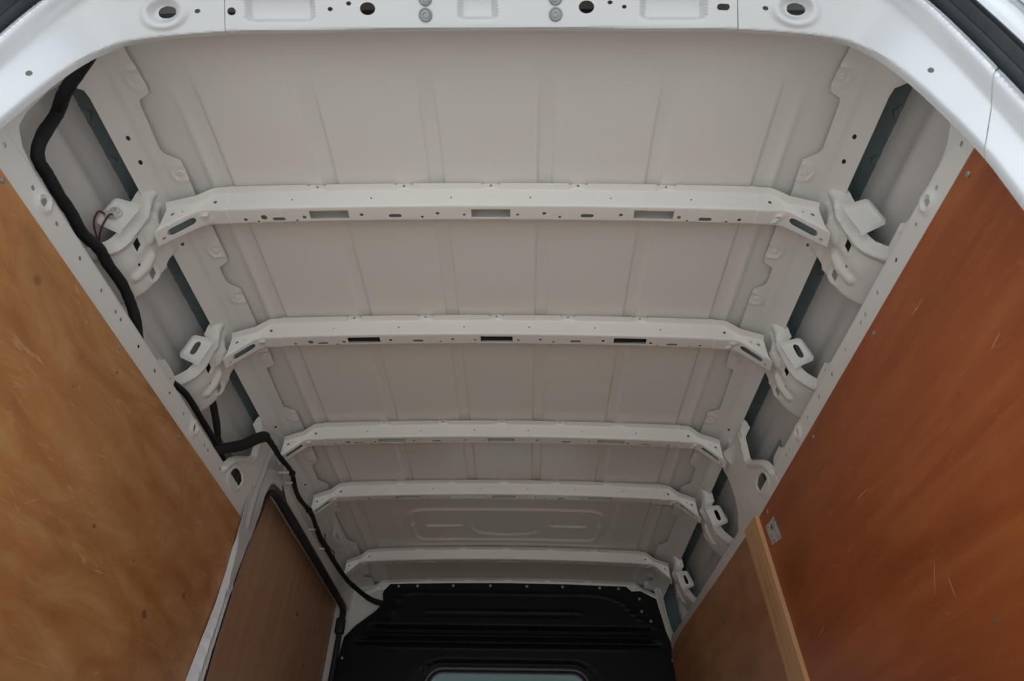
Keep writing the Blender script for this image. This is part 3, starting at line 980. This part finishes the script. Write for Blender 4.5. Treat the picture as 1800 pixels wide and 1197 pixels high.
SCUFF = mat('pale_scuff', (0.56, 0.31, 0.16), 0.6, noise=(90.0, 0.2))
STAIN = mat('dark_stain', (0.24, 0.125, 0.055), 0.6, noise=(90.0, 0.25))
def on_wall(sgn, xt, lean_, y, z, d=0.0006):
    return (sgn * (xt + lean_ * (1.56 - z) - d), y, z)
def scuff(panel, sgn, xt, lean_, a, b, w_=0.0022):
    a, b = np.array(a), np.array(b)
    d = b - a
    nn = np.array([-d[1], d[0]]) / np.hypot(*d) * w_
    m_ = (a + b) / 2 + nn * 0.7
    ring_ = [a, a * 0.7 + b * 0.3 - nn * 0.8, a * 0.35 + b * 0.65 - nn * 0.5, b, m_ + nn * 0.6]
    V = [on_wall(sgn, xt, lean_, q[0], q[1]) for q in ring_]
    return finish('scuff', V, [(0, 1, 2, 3, 4)], SCUFF, panel, None)
def stain(panel, sgn, xt, lean_, y, z, r):
    V = [on_wall(sgn, xt, lean_, y + r * (1 + 0.35 * math.sin(k * 2.3 + y * 9)) * math.cos(k * math.pi / 6), z + r * 0.8 * (1 + 0.3 * math.cos(k * 1.7)) * math.sin(k * math.pi / 6)) for k in range(12)]
    return finish('stain', V, [tuple(range(12))], STAIN, panel, None)
PN = [o for o in COL.objects if o.name.startswith('plywood_panel')]
for a, b in (((1.088, 1.171), (1.123, 1.198)), ((1.194, 1.337), (1.258, 1.354)), ((1.648, 1.132), (1.649, 1.152)), ((1.063, 1.412), (1.084, 1.406)), ((1.346, 1.156), (1.40, 1.165)), ((0.93, 1.31), (0.96, 1.33))):
    scuff(PN[0], -1, 0.786, 0.020, a, b)
for y, z, r in ((1.604, 1.150, 0.011), (1.297, 1.225, 0.006), (1.48, 1.228, 0.004), (1.15, 1.505, 0.004), (1.057, 1.401, 0.003)):
    stain(PN[0], -1, 0.786, 0.020, y, z, r)
for a, b in (((1.791, 1.172), (1.718, 1.186)), ((1.195, 1.141), (1.246, 1.083)), ((1.185, 1.101), (1.191, 1.054)), ((0.793, 1.326), (0.835, 1.316)), ((0.949, 1.488), (0.889, 1.489)), ((1.30, 1.33), (1.38, 1.335))):
    scuff(PN[1], 1, 0.786, 0.075, a, b, 0.0014)
stain(PN[1], 1, 0.786, 0.075, 1.121, 1.004, 0.008)
stain(PN[3], -1, 0.872, 0.010, 2.929, 1.579, 0.012)
stain(PN[3], -1, 0.872, 0.010, 2.70, 1.60, 0.005)

# pine batten over the joint of the two right panels
bt = box('batten', -0.5, 0.5, 0, 1, 0, 1, PINE, None, 0.0, None)
bm_pts = []
me = bt.data
for v in me.vertices:
    a = v.co
    z = 0.02 + a.z * (1.560 - 0.02) if False else a.z
zt, zb = 1.562, 0.02
coords = []
for v in me.vertices:
    u = v.co.x + 0.5          # 0 inner face .. 1 outer face
    z = zb + (zt - zb) * v.co.z
    yy = 1.922 + 0.118 * v.co.y
    ln = 0.075 * (1.56 - z)
    xi = 0.7735 + ln
    xo = (0.786 + ln) if True else 0
    v.co = ((xi if u < 0.5 else xo), yy, z if v.co.z < 0.5 else zt + 0.004 * (v.co.y - 0.3))
tag(bt, 'pale pine batten standing upright over the joint of the right plywood panels', 'batten')
screw((0.7735 + 0.001, 1.985, 1.535), (-1, 0, 0), bt, 0.0045)
screw((0.7735 + 0.075 * 0.37, 1.962, 1.19), (-1, 0, 0), bt, 0.0045)

# paper sticker beside the batten
sq = [(1.896, 1.514), (1.817, 1.509), (1.809, 1.443), (1.889, 1.455)]
V = [(0.7855 + 0.075 * (1.56 - z), y, z) for y, z in sq] + [(0.7864 + 0.075 * (1.56 - z), y, z) for y, z in sq]
st_ = finish('sticker', V, [(0, 1, 2, 3), (7, 6, 5, 4), (0, 4, 5, 1), (1, 5, 6, 2), (2, 6, 7, 3), (3, 7, 4, 0)], STICK, None, None)
tag(st_, 'small light grey paper sticker on red-brown plywood next to the batten top', 'sticker')
ms = []
for a, b in (((1.862, 1.497), (1.845, 1.489)), ((1.858, 1.487), (1.842, 1.500)), ((1.851, 1.503), (1.849, 1.484))):
    ms.append((a, b))
V, F = [], []
for a, b in ms:
    d = np.array(b) - np.array(a)
    nrm = np.array([-d[1], d[0]]) / np.hypot(*d) * 0.0016
    k = len(V)
    for q in (np.array(a) + nrm, np.array(b) + nrm, np.array(b) - nrm, np.array(a) - nrm):
        V.append((0.7850 + 0.075 * (1.56 - q[1]), q[0], q[1]))
    F.append((k, k + 1, k + 2, k + 3))
finish('ink_mark', V, F, RUBBER, st_, None)

# ---------------------------------------------------------------- bulkhead and its window
YF = 3.498
OUTB = [(-0.835, 0.0), (-0.826, 1.458), (-0.801, 1.656), (-0.789, 1.669), (-0.754, 1.71), (-0.665, 1.781), (-0.630, 1.825), (-0.640, 1.868), (-0.636, 1.884), (-0.606, 1.920), (-0.3, 1.9275), (0, 1.931), (0.3, 1.9275), (0.603, 1.919), (0.629, 1.895), (0.664, 1.897), (0.751, 1.896), (0.759, 1.845), (0.783, 1.70), (0.801, 1.67), (0.808, 1.479), (0.835, 0.0)]
WIN = rrect(-0.375, 0.381, 1.02, 1.508, 0.07, 5)
RIDGE = [((-0.40, 1.785), (0.36, 1.785), 0.016, 0.006), ((-0.40, 1.766), (0.36, 1.766), 0.008, -0.004),
         ((-0.66, 1.712), (0.70, 1.712), 0.012, -0.012), ((-0.63, 1.690), (0.62, 1.690), 0.014, 0.010),
         ((-0.68, 1.668), (0.68, 1.668), 0.016, 0.014), ((-0.72, 1.640), (0.72, 1.640), 0.020, -0.014), ((-0.60, 1.612), (0.60, 1.612), 0.007, 0.004)]
def fb(P):
    y = np.zeros(len(P))
    for a, b, w_, h_ in RIDGE:
        y -= bead(P, [a, b], w_, h_)
    y -= bead(P, [(-0.60, 1.72), (-0.55, 1.84), (-0.525, 1.868), (-0.48, 1.878), (0.40, 1.876), (0.52, 1.862), (0.58, 1.83), (0.66, 1.75)], 0.010, 0.006)
    # recess around the window
    y += 0.018 * (1 - sstep(0.035, 0.06, np.where(inpoly(P, WIN), 0, dpoly(P, WIN, True))))
    for z in (1.0, 0.7, 0.4):
        y -= bead(P, [(-0.6, z - 0.1), (0.6, z - 0.1)], 0.04, 0.01)
    return np.stack([P[:, 0], YF + y, P[:, 1]], -1)
bk = sheet('wall_front', OUTB, [WIN], fb, 0.012, 0.0015, BLACK, None, steps=(0.025, 0.007), rows=list(np.arange(0.04, 1.50, 0.04)) + list(np.arange(1.50, 1.93, 0.004)))
tag(bk, 'black pressed steel bulkhead closing the front of the load bay', kind='structure')
for x, z in [(-0.563, 1.909), (-0.466, 1.911), (-0.282, 1.914), (-0.091, 1.916), (0.096, 1.915), (0.279, 1.914), (0.468, 1.911), (0.564, 1.908), (0.721, 1.886), (0.666, 1.858), (0.671, 1.796), (0.711, 1.75), (0.795, 1.569), (-0.795, 1.56)]:
    disc('screw', (x, YF - 0.001, z), (0, -1, 0), [(0.0075, 0), (0.0075, 0.002), (0.0055, 0.004), (0.003, 0.005)], ZINC, bk, 10)
wn = empty('window_1', (0.003, YF + 0.02, 1.0))
tag(wn, kind='structure')
def ring(name, x0, x1, z0, z1, r, w_, y0, y1, m, parent):
    a = rrect(x0, x1, z0, z1, r, 6)
    b = rrect(x0 + w_, x1 - w_, z0 + w_, z1 - w_, max(0.01, r - w_), 6)
    n = len(a)
    V = [(p[0], y0 + 0.004, p[1]) for p in a] + [((p[0] + q[0]) / 2, y0, (p[1] + q[1]) / 2) for p, q in zip(a, b)] + [(q[0], y0 + 0.003, q[1]) for q in b] + [(q[0], y1, q[1]) for q in b] + [(p[0], y1, p[1]) for p in a]
    F = []
    for k in range(n):
        j = (k + 1) % n
        for l in range(5):
            l2 = (l + 1) % 5
            F.append((l * n + k, l * n + j, l2 * n + j, l2 * n + k))
    return finish(name, V, F, m, parent, 40)
ring('window_frame', -0.389, 0.397, 1.005, 1.526, 0.085, 0.012, YF - 0.006, YF + 0.03, TRIM, wn)
ring('window_seal', -0.378, 0.386, 1.016, 1.515, 0.075, 0.012, YF + 0.004, YF + 0.034, RUBBER, wn)
box('pane', -0.372, 0.380, YF + 0.022, YF + 0.027, 1.02, 1.508, GLASS, wn)
cb = empty('ceiling', (0, 3.9, 1.60))
tag(cb, kind='structure')
box('cab_headlining', -0.85, 0.85, 3.62, 5.0, 1.75, 1.78, LINING, cb)
box('cab_side', -0.88, -0.85, 3.62, 5.0, -0.3, 1.3, LINING, cb)
box('cab_side', 0.85, 0.88, 3.62, 5.0, -0.3, 1.3, LINING, cb)
box('cab_floor', -0.88, 0.88, 3.62, 5.2, -0.32, -0.28, RUBBER, cb)

# white post gussets beside the bulkhead
for sgn, lab in ((-1, 'white gusset panel left of the black bulkhead under the cable end'), (1, 'narrow white ribbed post at the right edge of the black bulkhead')):
    root = empty('front_post', (sgn * 0.78, 3.50, 1.45))
    tag(root, lab, 'pillar')
    if sgn < 0:
        ol = [(-0.93, 0.0), (-0.60, 0.0), (-0.60, 1.90), (-0.70, 1.93), (-0.93, 1.93)]
        def fp(P):
            return np.stack([P[:, 0], 3.535 - 0.02 * sstep(0.72, 0.84, -P[:, 0]), P[:, 1]], -1)
    else:
        ol = [(0.738, 1.905), (0.775, 1.905), (0.782, 1.86), (0.792, 1.78), (0.806, 1.71), (0.822, 1.66), (0.826, 1.40), (0.80, 1.40), (0.803, 1.63), (0.790, 1.665), (0.776, 1.70), (0.768, 1.76), (0.752, 1.83)]
        def fp(P):
            z = P[:, 1]
            xc = np.interp(z, [1.4, 1.63, 1.70, 1.80, 1.90], [0.812, 0.811, 0.792, 0.772, 0.757])
            return np.stack([P[:, 0], 3.480 - 0.010 * np.cos((P[:, 0] - xc) / 0.012 * math.pi), z], -1)
    sheet('post_panel', ol, [], fp, 0.006, 0.0014, PAINT, root) if sgn > 0 else sheet('post_panel', ol, [], fp, 0.03, 0.0014, PAINT, root)

# ---------------------------------------------------------------- rear doorway frame
YD = 0.576
INN = [(0.0, 1.8385), (0.25, 1.8345), (0.43, 1.8295), (0.50, 1.822), (0.55, 1.813), (0.592, 1.802), (0.626, 1.787), (0.653, 1.757), (0.670, 1.728), (0.685, 1.685), (0.698, 1.635), (0.708, 1.585), (0.718, 1.53), (0.726, 1.46), (0.728, 1.38), (0.732, 1.1), (0.740, 0.02)]
OUTF = [(0.88, 0.02), (0.860, 1.1), (0.850, 1.40), (0.844, 1.59), (0.834, 1.74), (0.822, 1.84), (0.800, 1.93), (0.770, 1.985), (0.70, 2.01), (0.0, 2.03)]
def cat(pts, k=5, keep=0.02):
    P = np.array(pts, float); o = []
    for i in range(len(P) - 1):
        p0, p1, p2, p3 = P[max(0, i - 1)], P[i], P[i + 1], P[min(len(P) - 1, i + 2)]
        n = max(1, min(k, int(np.hypot(*(p2 - p1)) / 0.006)))
        for t in np.linspace(0, 1, n, endpoint=False):
            o.append(tuple(0.5 * ((2 * p1) + (-p0 + p2) * t + (2 * p0 - 5 * p1 + 4 * p2 - p3) * t * t + (-p0 + 3 * p1 - 3 * p2 + p3) * t ** 3)))
    return o + [tuple(P[-1])]
INN = cat(INN, 9)
OUTF = cat(OUTF, 9)
def poly_clip_x(x0, x1, pts):
    return [p for p in pts if x0 <= p[0] <= x1]
def yin(x):
    return float(np.interp(x, [p[0] for p in INN if p[1] > 1.6], [p[1] for p in INN if p[1] > 1.6]))
INL = INN
OUTL = OUTF
def near(P, poly):
    poly = np.asarray(poly, float)
    tg = np.gradient(poly, axis=0)
    tg /= np.linalg.norm(tg, axis=1)[:, None]
    nv = np.stack([-tg[:, 1], tg[:, 0]], -1)
    best = np.full(len(P), 1e9)
    foot = np.zeros_like(P)
    nrm = np.zeros_like(P)
    for i_, (a, b) in enumerate(zip(poly[:-1], poly[1:])):
        d = b - a
        t = np.clip(((P - a) @ d) / max(1e-12, d @ d), 0, 1)
        f = a + t[:, None] * d
        m_ = nv[i_] * (1 - t[:, None]) + nv[i_ + 1] * t[:, None]
        l = np.hypot(*(P - f).T)
        k = l < best
        best = np.where(k, l, best)
        foot[k] = f[k]
        nrm[k] = m_[k]
    return foot, best, nrm
INNER = [(-p[0], p[1]) for p in INN[::-1]] + INN[1:]
def lean(P, y):
    """the frame face is a slanted reveal: it widens rearwards from the inner edge,
    nearly flat overhead along the header, at 45 degrees along the posts"""
    foot, d, n = near(P, INNER)
    v = P - foot
    w = np.clip(n[:, 1], 0, 1) ** 2
    k = 0.38 * w + 0.44 * (1 - w)
    r = 0.20 * w + 0.44 * (1 - w)
    q = k * d / (1 + 0.3 * d)
    rel = y - YD
    P2 = foot + v * r[:, None] + n * (rel * (0.85 * w + 0.6 * (1 - w)))[:, None]
    return np.stack([P2[:, 0], YD - q + rel * (0.5 * w + 0.75 * (1 - w)), P2[:, 1]], -1)
def frame_map(recesses=True):
    inner = [(-p[0], p[1]) for p in INN[::-1]] + INN[1:]
    outer = [(p[0], p[1]) for p in OUTF] + [(-p[0], p[1]) for p in OUTF[::-1]][1:]
    def fm(P):
        y = np.full(len(P), YD)
        di = dpoly(P, inner)
        do = dpoly(P, outer)
        y += 0.012 * (1 - sstep(0.0, 0.014, di)) ** 2
        y -= 0.020 * (1 - sstep(0.012, 0.060, do))
        y += 0.016 * (1 - sstep(0.0, 0.016, do))
        for x0, x1, z0 in ((-0.418, -0.290, 1.868), (-0.042, 0.034, 1.873), (0.280, 0.400, 1.868)):
            r = rrect(x0, x1, z0, 1.99, 0.022)
            d = np.where(inpoly(P, r), dpoly(P, r, True), 0)
            y += 0.014 * sstep(0.0, 0.012, d)
        for x in (-0.565, 0.558):
            d = np.hypot(P[:, 0] - x, (P[:, 1] - 1.9085) * 0.66)
            y -= 0.005 * np.exp(-((d - 0.036) / 0.008) ** 2)
            y += 0.007 * (1 - sstep(0.016, 0.032, d))
        # soft pressed flute in the corners
        y -= 0.004 * np.exp(-((do - 0.05) / 0.014) ** 2) * sstep(0.55, 0.72, np.abs(P[:, 0])) * sstep(1.55, 1.85, P[:, 1])
        return lean(P, y)
    return fm
fmf = frame_map()
rf = empty('rear_door_frame', (0, YD, 0))
tag(rf, 'white painted rear doorway frame arching over the top of the view', 'frame')
XS = 0.452
hp = [(-XS, 2.018)] + [(-XS, yin(XS))] + [(-x, yin(x)) for x in np.arange(0.44, 0.01, -0.02)] + [(0, 1.8385)] + [(x, yin(x)) for x in np.arange(0.02, 0.441, 0.02)] + [(XS, yin(XS)), (XS, 2.018), (0, 2.03)]
ho = [circ(-0.4395, 1.912, 0.0080, 12, 0.0155), circ(-0.264, 1.919, 0.0046, 10, 0.0085), circ(-0.231, 1.940, 0.0046, 10, 0.0085), circ(-0.198, 1.920, 0.0136, 18, 0.0250),
      circ(0.188, 1.922, 0.0136, 18, 0.0250), circ(0.229, 1.939, 0.0046, 10, 0.0080), circ(0.254, 1.922, 0.0042, 10, 0.0075), [(0.4265 + 0.0055 * (1 if k in (0, 1, 2, 11, 10, 9) else -1) + 0.0062 * math.cos(k * math.pi / 6), 1.919 + 0.0130 * math.sin(k * math.pi / 6)) for k in range(12)]]
hpl = sheet('header_plate', hp, ho, fmf, 0.006, 0.0016, BODY, rf)
for sg in (-1, 1):
    x = XS + 0.0012
    def split(z):
        return None
    # corner runs from the header seam down to the slanted joint in the post
    inn = [p for p in INN if p[0] > x and p[1] > 1.47]
    out = [p for p in OUTF if p[1] > 1.60]
    cor = [(x, yin(x))] + inn + [(0.7255, 1.466), (0.842, 1.602)] + out[:-1] + [(x, 2.018)]
    cor = [(sg * a, b) for a, b in cor]
    h = [circ(sg * 0.5605, 1.9085, 0.0175, 18, 0.0250), circ(sg * 0.505, 1.9120, 0.0048, 10, 0.0085), circ(sg * 0.7395, 1.6615, 0.0068, 10)]
    sheet('corner_plate', cor, h, fmf, 0.005, 0.0016, BODY, rf)
    inn = [p for p in INN if p[1] < 1.46]
    out = [p for p in OUTF if p[1] < 1.60]
    pos = [(0.7256, 1.4635)] + inn[0:] + out + [(0.8425, 1.5995)]
    pos = [(sg * a, b) for a, b in pos]
    sheet('side_post', pos, [], fmf, 0.007, 0.0016, BODY, rf)
box('header_back_plate', -0.66, 0.66, 0.592, 0.595, 1.872, 1.952, SLATE, rf)  # added slate plate closing off the section so the header holes look dark
for x in (-0.096, 0.134):
    for z in (1.8945, 1.956):
        _p = fmf(np.array([[x, z]]))[0]
        disc('bolt', (_p[0], _p[1] - 0.0010, _p[2] - 0.0016), (0, -0.45, -0.9), [(0.0118, 0), (0.0118, 0.0025), (0.0100, 0.0036), (0.0084, 0.0026), (0.0070, 0.0026), (0.0065, 0.0050), (0.0042, 0.0054), (0.0034, 0.0026)], WASHER, hpl, 18)

# thick rubber weatherstrip round the frame
sp = [(p[0] + (0.040 if p[1] < 1.99 else 0.0), p[1]) for p in OUTF[:8]]
sp = [(0.908, 0.05), (0.888, 1.1), (0.876, 1.40), (0.868, 1.60), (0.860, 1.72), (0.850, 1.82), (0.831, 1.93), (0.795, 2.00), (0.74, 2.05), (0.60, 2.068), (0.3, 2.075)]
full = [(-a, b) for a, b in sp] + [(0, 2.077)] + [(a, b) for a, b in sp[::-1]]
def ribbed(name, path, prof, ybase, m):
    P = np.array(path, float)
    # densify
    Q = []
    for k in range(len(P) - 1):
        p0, p1, p2, p3 = P[max(0, k - 1)], P[k], P[k + 1], P[min(len(P) - 1, k + 2)]
        for t in np.linspace(0, 1, 8, endpoint=False):
            Q.append(0.5 * ((2 * p1) + (-p0 + p2) * t + (2 * p0 - 5 * p1 + 4 * p2 - p3) * t * t + (-p0 + 3 * p1 - 3 * p2 + p3) * t ** 3))
    Q.append(P[-1])
    Q = np.array(Q)
    T = np.gradient(Q, axis=0)
    T /= np.linalg.norm(T, axis=1)[:, None]
    Nn = np.stack([T[:, 1], -T[:, 0]], -1)
    V, F = [], []
    n = len(prof)
    for q, nn in zip(Q, Nn):
        for a, h in prof:
            V.append((q[0] + nn[0] * a, -h, q[1] + nn[1] * a))
    V = np.array(V)
    W3 = lean(V[:, [0, 2]], np.full(len(V), ybase))
    W3[:, 1] += 0.8 * V[:, 1]
    V = W3
    for k in range(len(Q) - 1):
        for j in range(n):
            F.append((k * n + j, k * n + (j + 1) % n, (k + 1) * n + (j + 1) % n, (k + 1) * n + j))
    return finish(name, V, F, m, None, 35)
prof = [(a_ * 0.72, h_) for a_, h_ in [(-0.034, 0.0), (-0.034, 0.018), (-0.028, 0.030), (-0.018, 0.034), (-0.012, 0.022), (-0.006, 0.014), (-0.003, 0.014), (0.000, 0.032), (0.008, 0.042), (0.016, 0.036), (0.019, 0.018), (0.023, 0.016), (0.026, 0.028), (0.032, 0.026), (0.036, 0.0)]]
sl = ribbed('weatherstrip', full, prof, YD + 0.012, RUBBER)
tag(sl, 'thick black ribbed rubber weatherstrip around the outside of the rear doorway', 'seal')

# opened rear doors beyond the weatherstrip
for k, sg in ((1, -1), (2, 1)):
    d = empty('door_%d' % k, (sg * 0.92, 0.56, 0))
    tag(d, kind='structure')
    # hinge side corner panel of the body
    def fc(P, sg=sg):
        u = P[:, 0]
        x = 0.805 + 0.10 * u
        y = 0.516 - 0.012 * u - 0.006 * np.exp(-((u - 0.5) / 0.12) ** 2)
        return np.stack([sg * (x - 0.04 * sstep(1.7, 2.1, P[:, 1])), y, P[:, 1]], -1)
    sheet('hinge_panel', rect(0, 1, 0.0, 2.02), [], fc, 0.05, 0.002, BODY, d, steps=(0.05, 0.1))
    def fd(P, sg=sg):
        u = P[:, 0]
        w_ = 0.014 * np.exp(-((u - 0.045) / 0.012) ** 2) + 0.010 * sstep(0.09, 0.12, u)
        return np.stack([sg * (0.875 + 0.22 * u - w_ - 0.03 * sstep(1.7, 2.1, P[:, 1])), 0.50 - u, P[:, 1]], -1)
    sheet('door_skin', rect(0, 0.76, 0.0, 1.98), [], fd, 0.03, 0.03 * -sg, BODY, d, steps=(0.02, 0.15))

# ---------------------------------------------------------------- sliding door: shell and rubber seal
dr = empty('door_3', (-0.89, 2.8, 0))
tag(dr, kind='structure')
box('door_shell', -0.90, -0.884, 2.0, 3.56, 0.0, 1.90, SKINP, dr, 0.003)
box('door_top_frame', -0.884, -0.868, 2.02, 3.53, 1.812, 1.86, PAINT, dr, 0.004)
pts = [(-0.774, 1.971, 0.05), (-0.774, 1.971, 1.08), (-0.777, 1.985, 1.25), (-0.784, 2.013, 1.40), (-0.792, 2.054, 1.52), (-0.802, 2.105, 1.62), (-0.805, 2.130, 1.70), (-0.808, 2.170, 1.748), (-0.810, 2.24, 1.768), (-0.812, 2.40, 1.775), (-0.812, 2.8, 1.777), (-0.812, 3.2, 1.777), (-0.812, 3.40, 1.775), (-0.816, 3.455, 1.755), (-0.820, 3.468, 1.70), (-0.822, 3.472, 1.50), (-0.83, 3.472, 0.6)]
rad = [0.007, 0.007, 0.007, 0.007, 0.007, 0.007, 0.008, 0.010, 0.013, 0.016, 0.016, 0.016, 0.016, 0.016, 0.014, 0.014, 0.014]
ds = tube('door_seal', pts, rad, RUBBER, None, 12)
tag(ds, 'black rubber seal looping around the sliding door opening on the left', 'seal')
box('seal_joint', -0.842, -0.800, 3.445, 3.485, 1.66, 1.735, RUBBER, ds, 0.008)

# ---------------------------------------------------------------- cables
sc_ = 1.022
lp = [(-0.800, 0.682, 1.843), (-0.80, 0.683, 1.80), (-0.80, 0.702, 1.776), (-0.80, 0.708, 1.707), (-0.80, 0.725, 1.671), (-0.80, 0.764, 1.667), (-0.80, 0.807, 1.664), (-0.80, 0.849, 1.665), (-0.80, 0.897, 1.661), (-0.80, 0.954, 1.677), (-0.80, 0.995, 1.674), (-0.80, 1.059, 1.678), (-0.80, 1.118, 1.665), (-0.80, 1.156, 1.647)]
lp = [(0.0827 + (x - 0.0827) * sc_, y * sc_, 0.64 + (z - 0.64) * sc_) for x, y, z in lp[2:]]
lp = [(-0.710, 0.598, 1.842), (-0.725, 0.622, 1.838), (-0.762, 0.655, 1.815), (-0.785, 0.678, 1.800)] + lp
lp += [(-0.822, 1.25, 1.635), (-0.822, 1.34, 1.645), (-0.820, 1.42, 1.668), (-0.819, 1.49, 1.680), (-0.818, 1.60, 1.675), (-0.816, 1.72, 1.668), (-0.818, 1.79, 1.650), (-0.825, 1.85, 1.60)]
r1 = [0.012] * len(lp)
for k in range(16, len(lp)): r1[k] = 0.0085
lm = tube('cable_loom', lp, r1, TAPE, None, 10, 6, 0.10)
tag(lm, 'thick black taped cable loom snaking along the left side opening behind the rail', 'cable')
tube('loom_branch', [(-0.835, 1.615, 1.785), (-0.832, 1.655, 1.760), (-0.832, 1.70, 1.735), (-0.830, 1.735, 1.705), (-0.822, 1.76, 1.670)], [0.010, 0.0105, 0.0105, 0.008, 0.007], TAPE, lm, 10, 6, 0.06)

sl_pts = [(-0.815, 1.70, 1.640), (-0.795, 1.735, 1.670), (-0.772, 1.785, 1.712), (-0.760, 1.83, 1.760), (-0.752, 1.865, 1.790), (-0.750, 1.885, 1.797)]
cl = empty('cable_loom', (-0.79, 2.1, 1.85))
tag(cl, 'black cable loom running forward above the sliding door opening, starting in a foam sleeve', 'cable')
tube('foam_sleeve', sl_pts, [0.014, 0.016, 0.0175, 0.018, 0.018, 0.012], TAPE, cl, 12, 6, 0.03)
PDx = [(-0.751, 1.872, 1.795), (-0.750, 1.905, 1.801), (-0.748, 1.945, 1.803), (-0.740, 1.985, 1.794), (-0.738, 2.030, 1.797), (-0.742, 2.090, 1.812), (-0.762, 2.205, 1.845), (-0.773, 2.285, 1.838), (-0.762, 2.335, 1.812), (-0.743, 2.415, 1.803), (-0.740, 2.475, 1.799), (-0.756, 2.574, 1.812), (-0.776, 2.65, 1.838), (-0.778, 2.755, 1.830), (-0.762, 2.85, 1.812), (-0.742, 2.99, 1.794), (-0.734, 3.11, 1.796), (-0.742, 3.28, 1.828), (-0.69, 3.43, 1.820), (-0.63, 3.475, 1.812)]
r2 = [0.010, 0.010, 0.009, 0.0085, 0.009, 0.008, 0.008, 0.009, 0.008, 0.009, 0.0085, 0.009, 0.010, 0.0105, 0.0105, 0.010, 0.010, 0.011, 0.012, 0.014]
tube('cable', PDx, r2, TAPE, cl, 10, 6, 0.16)
for x, y, z in ((-0.753, 2.150, 1.826), (-0.770, 2.250, 1.838), (-0.768, 2.620, 1.826), (-0.770, 2.800, 1.820)):
    box('clip', -0.797, x, y - 0.003, y + 0.003, z - 0.012, z - 0.003, NYLON, cl, 0.001)
for x, y, z in ((-0.762, 2.205, 1.845), (-0.743, 2.415, 1.803), (-0.778, 2.755, 1.830), (-0.742, 3.28, 1.828)):
    disc('cable_tie', (x, y, z), (0.1, 1, 0), [(0.011, -0.004), (0.0125, -0.002), (0.0125, 0.002), (0.011, 0.004)], RUBBER, cl, 10)

# connector with two wires on the rear left tab
cn = empty('wire_connector', (-0.806, 0.945, 1.785))
tag(cn, 'pale plastic plug with two brown wires on the rear left bracket tab', 'connector')
plg = disc('plug', (-0.806, 0.953, 1.788), (0.1, -0.9, -0.3), [(0.013, 0), (0.013, 0.006), (0.010, 0.008), (0.010, 0.014), (0.006, 0.016), (0.005, 0.010)], NYLON, cn, 14)
box('plug_body', -0.823, -0.796, 0.937, 0.952, 1.768, 1.781, NYLON, plg, 0.002)
tube('wire', [(-0.818, 0.940, 1.770), (-0.826, 0.928, 1.766), (-0.833, 0.940, 1.745), (-0.828, 0.965, 1.722), (-0.822, 0.985, 1.712)], 0.0022, WIRE, cn, 6)
tube('wire', [(-0.802, 0.940, 1.770), (-0.800, 0.930, 1.757), (-0.812, 0.942, 1.735), (-0.824, 0.968, 1.718), (-0.822, 0.988, 1.708)], 0.0022, WIRE, cn, 6)

# folded bracket above the sliding door
fb_ = empty('door_bracket', (-0.775, 2.86, 1.88))
tag(fb_, 'small folded white bracket with thin black wire above the sliding door, near fifth bow', 'bracket')
ol = [(2.812, 1.926), (2.786, 1.900), (2.780, 1.862), (2.800, 1.855), (2.935, 1.872), (2.990, 1.920)]
def fdb(P):
    e_ = 1 - sstep(0.0, 0.012, dpoly(P, ol[1:5]))
    return np.stack([-0.748 + 0.008 * e_, P[:, 0], P[:, 1]], -1)
sheet('bracket_plate', ol, [stad(2.845, 1.895, 2.90, 1.900, 0.009)], fdb, 0.005, 0.003, PAINT, fb_)
tube('thin_wire', [(-0.782, 2.80, 1.880), (-0.790, 2.85, 1.868), (-0.782, 2.92, 1.862), (-0.778, 2.97, 1.868), (-0.786, 3.02, 1.866)], 0.0022, RUBBER, fb_, 6)
